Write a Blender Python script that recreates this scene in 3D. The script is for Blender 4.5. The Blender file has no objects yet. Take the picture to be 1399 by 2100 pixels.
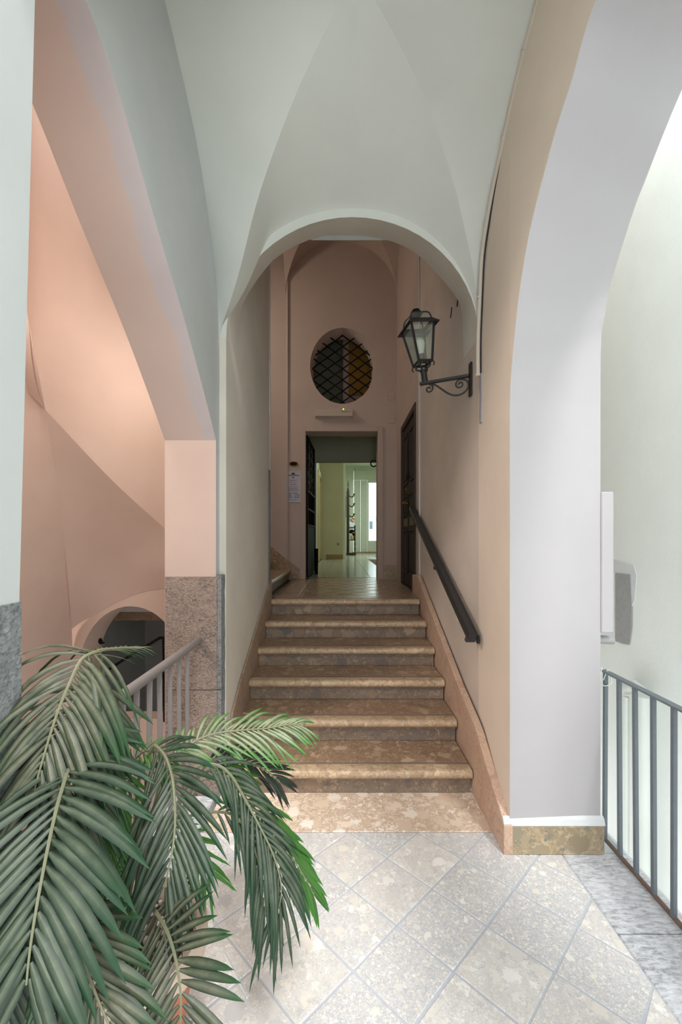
import bpy, bmesh, math, random
from mathutils import Vector, Matrix
random.seed(7)
C = bpy.context.scene
COL = C.collection
PI = math.pi

# ------------------------------------------------------------------ camera
# image frame 1399 x 2100, focal 866 px, level camera, eye height 1.47 m
F, HX, HY, EYE = 866.0, 699.5, 1105.0, 1.47
cam_d = bpy.data.cameras.new('camera'); cam = bpy.data.objects.new('camera', cam_d); COL.objects.link(cam)
cam.location = (0, 0, EYE); cam.rotation_euler = (PI/2, 0, 0)
cam_d.sensor_fit = 'VERTICAL'; cam_d.sensor_height = 36.0; cam_d.sensor_width = 24.0
cam_d.lens = F*36.0/2100.0; cam_d.shift_y = (HY-1050.0)/2100.0
cam_d.clip_start = 0.05; cam_d.clip_end = 200
C.camera = cam
def at(px, py, Y): return Vector(((px-HX)*Y/F, Y, EYE-(py-HY)*Y/F))

# ------------------------------------------------------------------ light
w = bpy.data.worlds.new('sky'); C.world = w; w.use_nodes = True
bg = w.node_tree.nodes['Background']; bg.inputs[0].default_value = (0.955, 0.98, 1.0, 1); bg.inputs[1].default_value = 2.4
def sun(name, direction, strength, angle, color):
    d = bpy.data.lights.new(name, 'SUN'); d.energy = strength; d.angle = math.radians(angle); d.color = color
    o = bpy.data.objects.new(name, d); COL.objects.link(o)
    o.rotation_euler = Vector(direction).to_track_quat('-Z', 'Y').to_euler(); o.location = (3, -3, 6)
sun('hazy_sun', (-0.26, 0.75, -1.30), 1.7, 9, (1.0, 0.985, 0.96))
def area(name, loc, target, size, energy, color):
    d = bpy.data.lights.new(name, 'AREA'); d.energy = energy; d.size = size; d.color = color; d.shape = 'DISK'
    o = bpy.data.objects.new(name, d); COL.objects.link(o); o.location = loc
    o.rotation_euler = (Vector(target)-Vector(loc)).to_track_quat('-Z', 'Y').to_euler()
area('stairwell_lamp', (-1.10, 2.85, 2.75), (-1.65, 2.95, 2.6), 0.6, 1.8, (1.0, 0.925, 0.86))
area('stairwell_high_fill', (-1.5, 0.9, 4.4), (-1.7, 2.7, 1.8), 0.9, 15, (1.0, 0.94, 0.89))  # unseen fill light added to even out the stairwell
area('stairwell_low_fill', (-2.6, 0.9, 3.2), (-1.6, 3.2, 1.3), 0.7, 44, (1.0, 0.92, 0.87))  # second added fill, brightens the lower stairwell vault
area('upper_flight_lamp', (-2.3, 5.0, 4.6), (0.2, 5.6, 2.6), 0.6, 16, (1.0, 0.87, 0.75))
area('corridor_fill', (1.3, 13.5, 4.2), (1.0, 13.4, 0.9), 0.9, 52, (0.96, 1.0, 0.93))  # added overhead fill so the corridor walls get enough light
area('corridor_fill_near', (0.3, 9.3, 4.2), (0.3, 9.6, 0.9), 0.6, 14, (0.95, 1.0, 0.9))  # added fill for the near end of the corridor
C.view_settings.view_transform = 'Standard'; C.view_settings.look = 'None'
C.view_settings.gamma = 1.0; C.view_settings.exposure = 0.42; C.view_settings.use_curve_mapping = False

# ------------------------------------------------------------------ materials
def lin(c):
    return tuple(((x/255)/12.92 if x/255 <= 0.04045 else ((x/255+0.055)/1.055)**2.4) for x in c)+(1,)
class NT:
    def __init__(s, name, rough=0.8, metal=0.0, spec=None):
        s.m = bpy.data.materials.new(name); s.m.use_nodes = True; s.t = s.m.node_tree
        s.b = s.t.nodes['Principled BSDF']; s.b.inputs['Roughness'].default_value = rough
        s.b.inputs['Metallic'].default_value = metal
        if spec is not None: s.b.inputs['Specular IOR Level'].default_value = spec
    def n(s, typ, **kw):
        nd = s.t.nodes.new(typ)
        for k, v in kw.items():
            if k.startswith('_'): setattr(nd, k[1:], v)
            else:
                k2 = int(k[1:]) if k[0] == 'i' and k[1:].isdigit() else k.replace('__', ' ')
                if isinstance(v, bpy.types.NodeSocket): s.t.links.new(v, nd.inputs[k2])
                else: nd.inputs[k2].default_value = v
        return nd
    def link(s, a, b): s.t.links.new(a, b)
    def coord(s, world=True):
        if world: return s.n('ShaderNodeNewGeometry').outputs['Position']
        oi = s.n('ShaderNodeObjectInfo')
        tc = s.n('ShaderNodeTexCoord')
        mul = s.n('ShaderNodeVectorMath', _operation='SCALE', i0=oi.outputs['Location'], Scale=7.31)
        return s.n('ShaderNodeVectorMath', _operation='ADD', i0=tc.outputs['Object'], i1=mul.outputs[0]).outputs[0]
    def noise(s, co, scale, detail=4, rough=0.6, dist=0.0):
        return s.n('ShaderNodeTexNoise', Vector=co, Scale=scale, Detail=detail, Roughness=rough, Distortion=dist)
    def ramp(s, fac, stops, interp='LINEAR'):
        r = s.n('ShaderNodeValToRGB', Fac=fac); cr = r.color_ramp; cr.interpolation = interp
        while len(cr.elements) < len(stops): cr.elements.new(0.5)
        for e, (p, c) in zip(cr.elements, stops): e.position = p; e.color = c
        return r.outputs[0]
    def mix(s, fac, a, b, mode='MIX'):
        m = s.n('ShaderNodeMix', _data_type='RGBA', _blend_type=mode)
        for sock, v in ((m.inputs[0], fac), (m.inputs[6], a), (m.inputs[7], b)):
            if isinstance(v, bpy.types.NodeSocket): s.link(v, sock)
            else: sock.default_value = v
        return m.outputs[2]
    def bump(s, h, strength=0.3, dist=0.01):
        b = s.n('ShaderNodeBump', Height=h, Strength=strength, Distance=dist); s.link(b.outputs[0], s.b.inputs['Normal'])
    def color(s, c):
        if isinstance(c, bpy.types.NodeSocket): s.link(c, s.b.inputs['Base Color'])
        else: s.b.inputs['Base Color'].default_value = c
G0, G1 = (0, 0, 0, 1), (1, 1, 1, 1)
def sc(c, k): return tuple(min(1, x*k) for x in c[:3])+(1,)

def plaster(name, rgb, bump=0.12, grain=60, stain=0.06, rough=0.9):
    t = NT(name, rough, spec=0.25); c = lin(rgb); co = t.coord()
    big = t.noise(co, 1.7, 4, 0.6).outputs[0]; small = t.noise(co, grain, 4, 0.7).outputs[0]; mid = t.noise(co, 9, 5, 0.65).outputs[0]
    col = t.mix(t.ramp(big, [(0.35, G0), (0.65, G1)]), sc(c, 1-stain), sc(c, 1+stain*0.4))
    col = t.mix(t.ramp(mid, [(0.70, G0), (0.80, (0.35, 0.35, 0.35, 1))]), col, sc(c, 0.86))
    t.color(col)
    h = t.n('ShaderNodeMath', _operation='ADD', i0=t.n('ShaderNodeMath', _operation='MULTIPLY', i0=small, i1=0.35).outputs[0], i1=mid)
    t.bump(h.outputs[0], bump, 0.008); return t.m
def two_tone_plaster(name, rgb_a, rgb_b, axis, edge, wob):
    t = NT(name, 0.9, spec=0.25); co = t.coord()
    sep = t.n('ShaderNodeSeparateXYZ', Vector=co)
    nz = t.noise(co, 2.6, 3, 0.55).outputs[0]
    v = t.n('ShaderNodeMath', _operation='MULTIPLY_ADD', i0=nz, i1=wob, i2=sep.outputs[axis]).outputs[0]
    f = t.n('ShaderNodeMapRange', Value=v, i1=edge+wob*0.5-0.012, i2=edge+wob*0.5+0.012).outputs[0]
    mid = t.noise(co, 9, 5, 0.65).outputs[0]
    a = t.mix(mid, sc(lin(rgb_a), 0.95), sc(lin(rgb_a), 1.02)); b = t.mix(mid, sc(lin(rgb_b), 0.95), sc(lin(rgb_b), 1.02))
    t.color(t.mix(f, a, b)); t.bump(mid, 0.1, 0.008); return t.m
def breccia(name, stops, vein, scale=15, rough=0.45, world=True, gravel=0.5, bump=0.05):
    t = NT(name, rough, spec=0.4); co = t.coord(world)
    nz = t.noise(co, 5, 4, 0.6)
    d = t.n('ShaderNodeVectorMath', _operation='SCALE', i0=nz.outputs[1], Scale=0.16)
    cc = t.n('ShaderNodeVectorMath', _operation='ADD', i0=co, i1=d.outputs[0]).outputs[0]
    def vor(s, feat='F1'): return t.n('ShaderNodeTexVoronoi', _feature=feat, Vector=cc, Scale=s, Randomness=1.0)
    def rnd(v): return t.n('ShaderNodeSeparateColor', Color=v.outputs['Color']).outputs[0]
    big = t.ramp(rnd(vor(scale)), stops); med = t.ramp(rnd(vor(scale*2.6)), stops); fine = t.ramp(rnd(vor(scale*7)), stops)
    sel = t.noise(co, scale*0.33, 3, 0.5).outputs[0]
    col = t.mix(t.ramp(sel, [(0.5-0.22*gravel, G0), (0.62-0.22*gravel, G1)]), big, med)
    sel2 = t.noise(co, scale*0.8, 3, 0.5).outputs[0]
    col = t.mix(t.ramp(sel2, [(0.56-0.1*gravel, G0), (0.62-0.1*gravel, G1)]), col, fine)
    e = vor(scale, 'DISTANCE_TO_EDGE').outputs[0]; e2 = vor(scale*2.6, 'DISTANCE_TO_EDGE').outputs[0]
    col = t.mix(t.ramp(e, [(0.0, (0.5,)*3+(1,)), (0.03, G0)]), col, lin(vein))
    col = t.mix(t.ramp(e2, [(0.0, (0.35,)*3+(1,)), (0.05, G0)]), col, lin(vein))
    cl = t.noise(co, 1.6, 4, 0.6).outputs[0]
    col = t.mix(t.ramp(cl, [(0.3, (0.30,)*3+(1,)), (0.7, G0)]), col, lin(vein))
    sp_ = t.noise(co, 210, 3, 0.8).outputs[0]
    col = t.mix(t.ramp(sp_, [(0.36, (0.45,)*3+(1,)), (0.50, G0)]), col, lin(vein))
    t.color(col); t.bump(t.noise(co, 90, 3, 0.7).outputs[0], bump, 0.004)
    rr = t.n('ShaderNodeMapRange', Value=nz.outputs[0], i3=rough-0.08, i4=rough+0.15); t.link(rr.outputs[0], t.b.inputs['Roughness'])
    return t.m
def conglomerate(name, matrix, pebs, scale=34, big=0.25, rough=0.5, world=False, dark=(120, 116, 112), bump=0.25):
    # rounded pebbles of three sizes set in a fine matrix
    t = NT(name, rough, spec=0.4); co = t.coord(world)
    d = t.n('ShaderNodeVectorMath', _operation='SCALE', i0=t.noise(co, scale*1.1, 4, 0.75).outputs[1], Scale=2.2/scale)
    cc = t.n('ShaderNodeVectorMath', _operation='ADD', i0=co, i1=d.outputs[0]).outputs[0]
    fine = t.noise(co, 260, 3, 0.8).outputs[0]; mid = t.noise(co, 38, 4, 0.7).outputs[0]
    col = t.mix(t.ramp(mid, [(0.3, G0), (0.7, G1)]), sc(lin(matrix), 0.84), sc(lin(matrix), 1.1))
    col = t.mix(t.ramp(fine, [(0.34, (0.55,)*3+(1,)), (0.47, G0)]), col, lin(dark))
    for k, (m_, thr, lim) in enumerate(((3.6, 0.42, 0.0), (1.5, 0.42, 0.30), (0.62, 0.46, 1-big))):
        v = t.n('ShaderNodeTexVoronoi', Vector=cc, Scale=scale*m_, Randomness=1.0)
        sp = t.n('ShaderNodeSeparateColor', Color=v.outputs['Color'])
        inside = t.ramp(v.outputs['Distance'], [(thr, G1), (thr+0.07, G0)])
        pick = t.ramp(sp.outputs[1], [(lim, G0), (min(1.0, lim+0.02), G1)])
        f = t.n('ShaderNodeMath', _operation='MULTIPLY', i0=inside, i1=pick).outputs[0]
        ring = t.ramp(v.outputs['Distance'], [(thr-0.02, G0), (thr+0.03, (0.22,)*3+(1,)), (thr+0.09, G0)])
        rf_ = t.n('ShaderNodeMath', _operation='MULTIPLY', i0=ring, i1=pick).outputs[0]
        col = t.mix(f, col, t.ramp(sp.outputs[0], pebs)); col = t.mix(rf_, col, lin(dark))
    cl = t.noise(co, 2.2, 4, 0.6).outputs[0]
    col = t.mix(t.ramp(cl, [(0.3, (0.22,)*3+(1,)), (0.7, G0)]), col, lin(dark))
    t.color(col); t.bump(fine, bump, 0.003); return t.m
def st(*cs): return [(i/max(1, len(cs)-1), lin(c)) for i, c in enumerate(cs)]
def rock(name, rgb, rgb2, scale=40, streak=1.0, bump=0.8, xy=(1, 1)):
    t = NT(name, 0.9, spec=0.2); co = t.coord()
    mp = t.n('ShaderNodeMapping', Vector=co); mp.inputs['Scale'].default_value = (xy[0], xy[1], streak); cc = mp.outputs[0]
    a = t.noise(cc, scale, 6, 0.75, 0.4).outputs[0]; b = t.noise(cc, scale*0.14, 4, 0.6).outputs[0]
    v = t.n('ShaderNodeTexVoronoi', Vector=cc, Scale=scale*1.3).outputs[0]
    col = t.mix(t.ramp(a, [(0.38, G0), (0.56, G1)]), lin(rgb2), lin(rgb))
    col = t.mix(t.ramp(b, [(0.4, (0.0,)*3+(1,)), (0.75, (0.5,)*3+(1,))]), col, sc(lin(rgb), 1.25))
    t.color(col)
    h = t.n('ShaderNodeMath', _operation='MULTIPLY_ADD', i0=v, i1=0.5, i2=a); t.bump(h.outputs[0], bump, 0.012); return t.m
def simple(name, rgb, rough=0.6, metal=0.0, var=0.12, scale=25, bump=0.1, spec=None):
    t = NT(name, rough, metal, spec); co = t.coord(); nz = t.noise(co, scale, 4, 0.65).outputs[0]
    c = lin(rgb); t.color(t.mix(nz, sc(c, 1-var), sc(c, 1+var)))
    if bump: t.bump(nz, bump, 0.003)
    return t.m
def wood(name, a, b, rough=0.45):
    t = NT(name, rough); co = t.coord(); mp = t.n('ShaderNodeMapping', Vector=co); mp.inputs['Scale'].default_value = (1, 1, 0.08)
    nz = t.noise(mp.outputs[0], 60, 5, 0.6).outputs[0]; t.color(t.mix(nz, lin(a), lin(b))); t.bump(nz, 0.1, 0.002); return t.m
def glass(name, tint=(0.95, 1, 0.98, 1), alpha=0.82, rough=0.05):
    t = NT(name, rough); t.b.inputs['Base Color'].default_value = tint
    tr = t.n('ShaderNodeBsdfTransparent', Color=tint); gl = t.n('ShaderNodeBsdfGlossy', Roughness=rough)
    df = t.n('ShaderNodeBsdfDiffuse', Color=(0.62, 0.66, 0.64, 1))
    m0 = t.n('ShaderNodeMixShader', i0=0.35, i1=gl.outputs[0], i2=df.outputs[0])
    mx = t.n('ShaderNodeMixShader', i0=1-alpha, i1=tr.outputs[0], i2=m0.outputs[0])
    t.link(mx.outputs[0], t.t.nodes['Material Output'].inputs[0]); return t.m

M = {}
M['white'] = plaster('white_plaster', (196, 201, 200), 0.10)
M['vault'] = plaster('vault_plaster', (213, 217, 210), 0.08, stain=0.05)
M['arch_right'] = plaster('right_arch_plaster', (184, 181, 183), 0.08, stain=0.03)
M['pink'] = plaster('pink_plaster', (196, 175, 164), 0.10)  # on the left pier this pink is warm light put into the colour
M['salmon'] = plaster('salmon_plaster', (216, 192, 178), 0.10)  # in the stairwell the pink of the warm light is part of this colour
M['hall'] = plaster('hall_plaster', (190, 172, 159), 0.10)
M['peach'] = plaster('peach_plaster', (228, 213, 196), 0.10)
M['alley'] = plaster('alley_plaster', (214, 210, 198), 0.12, stain=0.08)
M['soffit'] = two_tone_plaster('warm_cool_lit_soffit_plaster', (206, 190, 181), (198, 192, 193), 0, -0.81, 0.16)  # wavy split puts the arch's warm and cool light into the plaster colour
M['outer'] = plaster('courtyard_render', (238, 243, 240), 0.6, 45, 0.03)
M['corridor'] = plaster('corridor_plaster', (214, 220, 200), 0.05)
M['yellow'] = plaster('yellow_corridor_plaster', (200, 196, 160), 0.05)
M['olive'] = plaster('grey_green_plaster', (150, 152, 132), 0.06)
M['lobby'] = plaster('lobby_plaster', (178, 186, 160), 0.06)
cream = st((150, 128, 100), (214, 196, 164), (190, 166, 134), (228, 216, 190), (170, 140, 112), (200, 178, 146))
M['step'] = conglomerate('step_breccia', (152, 122, 98), st((128, 104, 82), (190, 164, 134), (156, 130, 104), (206, 184, 154), (138, 116, 98), (176, 150, 122)), 20, 0.45, 0.33, True, (92, 74, 60), 0.05)
M['riser'] = conglomerate('riser_breccia', (134, 118, 102), st((112, 102, 94), (166, 146, 122), (134, 114, 98), (176, 156, 132), (108, 104, 102), (150, 128, 108)), 16, 0.5, 0.5, True, (86, 74, 66), 0.05)
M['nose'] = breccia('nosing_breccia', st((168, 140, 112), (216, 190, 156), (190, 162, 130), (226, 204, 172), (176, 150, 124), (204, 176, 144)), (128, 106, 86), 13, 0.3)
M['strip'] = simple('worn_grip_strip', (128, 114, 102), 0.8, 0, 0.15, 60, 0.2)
M['slab'] = conglomerate('foot_slab_breccia', (206, 182, 158), st((214, 190, 166), (246, 238, 224), (228, 208, 184), (250, 246, 238), (206, 180, 156), (240, 226, 206)), 20, 0.6, 0.38, True, (176, 150, 128), 0.05)
M['skirt'] = breccia('skirting_breccia', st((196, 160, 138), (216, 186, 162), (204, 172, 148), (212, 188, 168), (188, 152, 130)), (160, 130, 110), 9, 0.5, gravel=0.2)
M['plinth'] = conglomerate('plinth_breccia', (172, 154, 126), st((150, 136, 112), (206, 186, 152), (182, 162, 132), (126, 128, 118), (196, 172, 136)), 18, 0.3, 0.45, True, (124, 110, 90), 0.05)
tile_def = [((206, 207, 209), 40, 0.30), ((220, 218, 213), 24, 0.6), ((194, 197, 201), 52, 0.12), ((214, 212, 208), 30, 0.4)]
for i, (mt, sc_i, bg_i) in enumerate(tile_def):
    M['tile%d' % i] = conglomerate('floor_tile_stone_%s' % 'abcd'[i], mt, st((218, 215, 209), (240, 238, 233), (226, 221, 211), (196, 195, 195), (232, 226, 214), (210, 208, 207)), sc_i, bg_i, 0.5, False, (156, 156, 160), 0.3)
M['grout'] = simple('grout', (182, 187, 194), 0.95, bump=0.4, scale=60)
M['tile_up'] = breccia('upper_tile_breccia', st((150, 126, 104), (176, 152, 126), (162, 138, 114), (186, 164, 138)), (110, 92, 76), 14, 0.2, world=False, gravel=0.6)
M['tile_cor'] = simple('corridor_tile', (156, 158, 142), 0.17, 0, 0.06, 6, 0.03)
M['groutdark'] = simple('dark_grout', (84, 70, 58), 0.9)
M['pep_pink'] = rock('rough_lava_stone', (166, 150, 138), (112, 102, 98), 75, 1.3)
M['pep'] = rock('grey_lava_stone', (146, 150, 150), (104, 108, 110), 60, 1.3)
M['pep_floor'] = rock('threshold_lava_stone', (206, 209, 213), (146, 150, 155), 46, 1.0, 0.4, (0.5, 1.5))
M['mortar'] = simple('mortar', (172, 164, 152), 0.95, bump=0.4)
M['rail_l'] = simple('grey_rail_paint', (134, 128, 126), 0.42, 0.2, 0.10, 30, 0.25)
M['rail_r'] = simple('blue_grey_rail_paint', (104, 112, 118), 0.42, 0.2, 0.14, 40, 0.3)
M['iron'] = simple('black_iron', (14, 13, 13), 0.7, 0.0, 0.2, 40, 0.25, 0.15)
M['handrail'] = simple('dark_handrail_paint', (50, 50, 52), 0.4, 0.2, 0.12, 40, 0.15)
M['lantern'] = simple('lantern_paint', (38, 38, 38), 0.55, 0.1, 0.2, 40, 0.2)
M['wood'] = wood('dark_walnut', (24, 15, 11), (46, 30, 22), 0.6)
M['woodframe'] = wood('frame_wood', (48, 34, 26), (72, 54, 42), 0.6)
M['woodlight'] = wood('brown_wood', (78, 58, 42), (104, 80, 58), 0.45)
M['brownpanel'] = wood('brown_shutter_wood', (150, 112, 30), (172, 130, 44), 0.5)
M['panelwhite'] = simple('cream_door_paint', (206, 214, 198), 0.45, 0, 0.03, 8, 0.02)
M['trimcream'] = simple('cream_trim_paint', (206, 188, 140), 0.5, 0, 0.05, 8, 0.02)
M['trimtan'] = simple('tan_skirting', (150, 124, 80), 0.5, 0, 0.08, 12, 0.02)
M['pipe'] = plaster('painted_pipe', (206, 196, 182), 0.05)
M['pipewhite'] = plaster('painted_white_pipe', (218, 224, 218), 0.05)
M['plastic'] = simple('aged_white_plastic', (190, 178, 160), 0.5, 0, 0.05, 20, 0.03)
M['brass'] = simple('brass', (150, 92, 40), 0.3, 0.9, 0.15, 20, 0.0)
M['signplate'] = simple('brushed_sign_plate', (170, 168, 174), 0.35, 0.25, 0.03, 60, 0.0)
M['inkred'] = simple('red_ink', (140, 50, 52), 0.6, 0, 0.02)
M['inkblack'] = simple('black_ink', (34, 32, 38), 0.6, 0, 0.02)
M['terra'] = simple('terracotta', (186, 112, 84), 0.75, 0, 0.16, 14, 0.2)
M['terra_rim'] = simple('faded_terracotta_rim', (206, 184, 168), 0.8, 0, 0.12, 12, 0.25)
M['soil'] = simple('dark_potting_soil', (70, 58, 50), 0.95, 0, 0.35, 60, 0.8)
M['pebble'] = simple('pale_pebbles', (198, 192, 184), 0.7, 0, 0.25, 30, 0.2)
M['bulb'] = simple('opal_bulb', (232, 232, 222), 0.25, 0, 0.01, 5, 0.0)
M['glass'] = glass('lantern_glass')
M['paneglass'] = glass('door_glass', alpha=0.9)
M['doorwhite'] = simple('white_enamel', (232, 238, 242), 0.4, 0, 0.02, 8, 0)
M['greyglass'] = simple('grey_pane', (92, 112, 128), 0.2, 0, 0.03, 8, 0)
M['paper'] = simple('blue_white_paper', (206, 220, 236), 0.7, 0, 0.03, 8, 0)
M['flower'] = simple('orange_petals', (206, 120, 70), 0.7, 0, 0.15, 30, 0)
M['greenery'] = simple('dull_greenery', (70, 96, 60), 0.7, 0, 0.2, 30, 0)
M['straw'] = simple('straw_yellow', (186, 160, 96), 0.7, 0, 0.15, 30, 0)
M['rachis'] = simple('dusty_rachis', (122, 124, 98), 0.6, 0, 0.2, 30, 0.1)
M['stem'] = simple('palm_stem', (74, 86, 62), 0.6, 0, 0.25, 30, 0.1)
M['blue'] = simple('blue_plastic', (40, 110, 190), 0.4, 0, 0.05, 8, 0)
M['concrete'] = simple('raw_concrete', (160, 160, 160), 0.9, 0, 0.2, 30, 0.5)
M['whitewash'] = simple('whitewashed_ledge', (214, 218, 220), 0.85, 0, 0.08, 18, 0.3)
def led():
    t = NT('green_led', 0.4); t.b.inputs['Base Color'].default_value = (0.5, 0.9, 0.1, 1)
    t.b.inputs['Emission Color'].default_value = (0.6, 1.0, 0.1, 1); t.b.inputs['Emission Strength'].default_value = 1.2; return t.m
M['led'] = led()
def leafmat(name, green, dusty, tip, amount):
    t = NT(name, 0.5, spec=0.45); uv = t.n('ShaderNodeUVMap'); sep = t.n('ShaderNodeSeparateXYZ', Vector=uv.outputs[0])
    co = t.coord(); nz = t.noise(co, 22, 4, 0.65).outputs[0]
    v = t.n('ShaderNodeMath', _operation='SUBTRACT', i0=sep.outputs[1], i1=0.5).outputs[0]
    v = t.n('ShaderNodeMath', _operation='ABSOLUTE', i0=v).outputs[0]
    inner = t.ramp(v, [(0.04, G1), (0.26, (0.6,)*3+(1,)), (0.42, (0.1,)*3+(1,))])
    along = t.ramp(sep.outputs[0], [(0.0, G1), (0.55, (0.85,)*3+(1,)), (0.85, (0.1,)*3+(1,))])
    k = t.n('ShaderNodeMath', _operation='MULTIPLY', i0=inner, i1=along).outputs[0]
    k = t.n('ShaderNodeMath', _operation='MULTIPLY', i0=k, i1=t.ramp(nz, [(0.32, (amount*0.45,)*3+(1,)), (0.62, (amount,)*3+(1,))])).outputs[0]
    base = t.mix(t.ramp(sep.outputs[0], [(0.5, G0), (1.0, G1)]), lin(green), lin(tip))
    t.color(t.mix(k, base, lin(dusty)))
    t.b.inputs['Transmission Weight'].default_value = 0.0
    t.bump(nz, 0.08, 0.002)
    return t.m
M['leaf'] = leafmat('dusty_palm_leaf', (22, 42, 24), (116, 115, 94), (18, 66, 26), 0.9)
M['leafcool'] = leafmat('cool_palm_leaf', (16, 40, 27), (98, 108, 88), (14, 60, 30), 0.85)
M['leafpale'] = leafmat('pale_palm_leaf', (44, 84, 36), (160, 162, 132), (58, 128, 34), 0.98)
M['leafgreen'] = leafmat('fresh_palm_leaf', (44, 92, 26), (78, 112, 48), (48, 108, 28), 0.5)
M['leafdark'] = leafmat('dark_palm_leaf', (22, 40, 28), (60, 74, 56), (30, 30, 24), 0.5)

# ------------------------------------------------------------------ mesh building
class MB:
    def __init__(s): s.v = []; s.f = []; s.mi = []; s.uv = {}
    def add(s, vs, fs, mi=0):
        o = len(s.v); s.v += [Vector(v) for v in vs]; s.f += [tuple(i+o for i in f) for f in fs]; s.mi += [mi]*len(fs); return o
    def box(s, x0, x1, y0, y1, z0, z1, mi=0):
        s.add([(x0,y0,z0),(x1,y0,z0),(x1,y1,z0),(x0,y1,z0),(x0,y0,z1),(x1,y0,z1),(x1,y1,z1),(x0,y1,z1)],
              [(0,3,2,1),(4,5,6,7),(0,1,5,4),(1,2,6,5),(2,3,7,6),(3,0,4,7)], mi); return s
    def obox(s, c, ax, ay, az, mi=0):     # centre and three half-axis vectors
        c, ax, ay, az = map(Vector, (c, ax, ay, az)); vs = []
        for k in (-1, 1):
            for (i, j) in ((-1,-1),(1,-1),(1,1),(-1,1)): vs.append(c+ax*i+ay*j+az*k)
        s.add(vs, [(0,3,2,1),(4,5,6,7),(0,1,5,4),(1,2,6,5),(2,3,7,6),(3,0,4,7)], mi); return s
    def prism(s, poly, axis, a0, a1, mi=0, cap=True):   # poly in the two other axes
        n = len(poly); vs = []
        for a in (a0, a1):
            for p in poly:
                vs.append((a, p[0], p[1]) if axis == 'x' else (p[0], a, p[1]) if axis == 'y' else (p[0], p[1], a))
        fs = [(i, (i+1) % n, n+(i+1) % n, n+i) for i in range(n)]
        if cap: fs += [tuple(reversed(range(n))), tuple(range(n, 2*n))]
        s.add(vs, fs, mi); return s
    def tube(s, pts, r, n=8, mi=0, closed=False):
        pts = [Vector(p) for p in pts]; m = len(pts); rr = r if isinstance(r, (list, tuple)) else [r]*m
        vs = []; prev = None
        for i, p in enumerate(pts):
            a = pts[i-1] if i else (pts[-1] if closed else p); b = pts[i+1] if i < m-1 else (pts[0] if closed else p)
            t = (b-a).normalized() if (b-a).length > 1e-9 else Vector((0, 0, 1))
            u = prev if prev is not None else (Vector((0, 0, 1)) if abs(t.z) < 0.9 else Vector((1, 0, 0)))
            u = (u - t*u.dot(t)); u = u.normalized() if u.length > 1e-6 else t.orthogonal().normalized()
            prev = u; q = t.cross(u)
            for k in range(n):
                a_ = 2*PI*k/n; vs.append(p+(u*math.cos(a_)+q*math.sin(a_))*rr[i])
        fs = []
        for i in range(m if closed else m-1):
            j = (i+1) % m
            for k in range(n): fs.append((i*n+k, i*n+(k+1) % n, j*n+(k+1) % n, j*n+k))
        if not closed: fs += [tuple(reversed(range(n))), tuple(range((m-1)*n, m*n))]
        s.add(vs, fs, mi); return s
    def lathe(s, prof, c, n=24, mi=0):
        vs = []; fs = []; m = len(prof); c = Vector(c)
        for r, z in prof:
            for k in range(n): vs.append(c+Vector((r*math.cos(2*PI*k/n), r*math.sin(2*PI*k/n), z)))
        for i in range(m-1):
            for k in range(n): fs.append((i*n+k, i*n+(k+1) % n, (i+1)*n+(k+1) % n, (i+1)*n+k))
        if prof[0][0] > 1e-4: fs.append(tuple(reversed(range(n))))
        if prof[-1][0] > 1e-4: fs.append(tuple(range((m-1)*n, m*n)))
        s.add(vs, fs, mi); return s
    def grid(s, P, mi=0, uv=False):
        r = len(P); c = len(P[0]); o = s.add([p for row in P for p in row], [], mi)
        for i in range(r-1):
            for j in range(c-1):
                s.f.append((o+i*c+j, o+i*c+j+1, o+(i+1)*c+j+1, o+(i+1)*c+j)); s.mi.append(mi)
        if uv:
            for i in range(r):
                for j in range(c): s.uv[o+i*c+j] = (i/(r-1), j/(c-1))
        return s
    def build(s, name, mats, parent=None, bevel=0.0, seg=1, smooth=False, origin=None, weld=False):
        mats = mats if isinstance(mats, (list, tuple)) else [mats]
        xs = [v.x for v in s.v]; ys = [v.y for v in s.v]; zs = [v.z for v in s.v]
        og = Vector(origin) if origin is not None else Vector(((min(xs)+max(xs))/2, (min(ys)+max(ys))/2, min(zs)))
        me = bpy.data.meshes.new(name)
        me.from_pydata([v-og for v in s.v], [], s.f)
        for i, p in enumerate(me.polygons): p.material_index = s.mi[i]
        if s.uv:
            l = me.uv_layers.new(name='UVMap')
            for lp in me.loops: l.data[lp.index].uv = s.uv.get(lp.vertex_index, (0, 0))
        for m in mats: me.materials.append(m)
        bm = bmesh.new(); bm.from_mesh(me)
        if weld: bmesh.ops.remove_doubles(bm, verts=bm.verts, dist=0.0004)
        if not s.uv: bmesh.ops.recalc_face_normals(bm, faces=bm.faces)
        if bevel > 0:
            es = [e for e in bm.edges if len(e.link_faces) == 2 and e.calc_face_angle(0) > 0.6]
            bmesh.ops.bevel(bm, geom=es, offset=bevel, segments=seg, profile=0.6, affect='EDGES', clamp_overlap=True)
        bm.to_mesh(me); bm.free()
        if smooth:
            for p in me.polygons: p.use_smooth = True
            me.set_sharp_from_angle(angle=math.radians(38))
        o = bpy.data.objects.new(name, me); COL.objects.link(o)
        if parent is not None:
            o.parent = parent; o.location = og-world_of(parent)
        else: o.location = og
        return o
def world_of(o):
    v = Vector(o.location)
    while o.parent: o = o.parent; v += Vector(o.location)
    return v
def tag(o, label=None, cat=None, group=None, kind=None):
    if label: o['label'] = label
    if cat: o['category'] = cat
    if group: o['group'] = group
    if kind: o['kind'] = kind
    return o
def thing(name, loc, label, cat, group=None, kind=None):
    o = bpy.data.objects.new(name, None); COL.objects.link(o); o.location = loc; o.empty_display_size = 0.1
    return tag(o, label, cat, group, kind)
def S(o, label, cat): return tag(o, label, cat, kind='structure')

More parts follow.
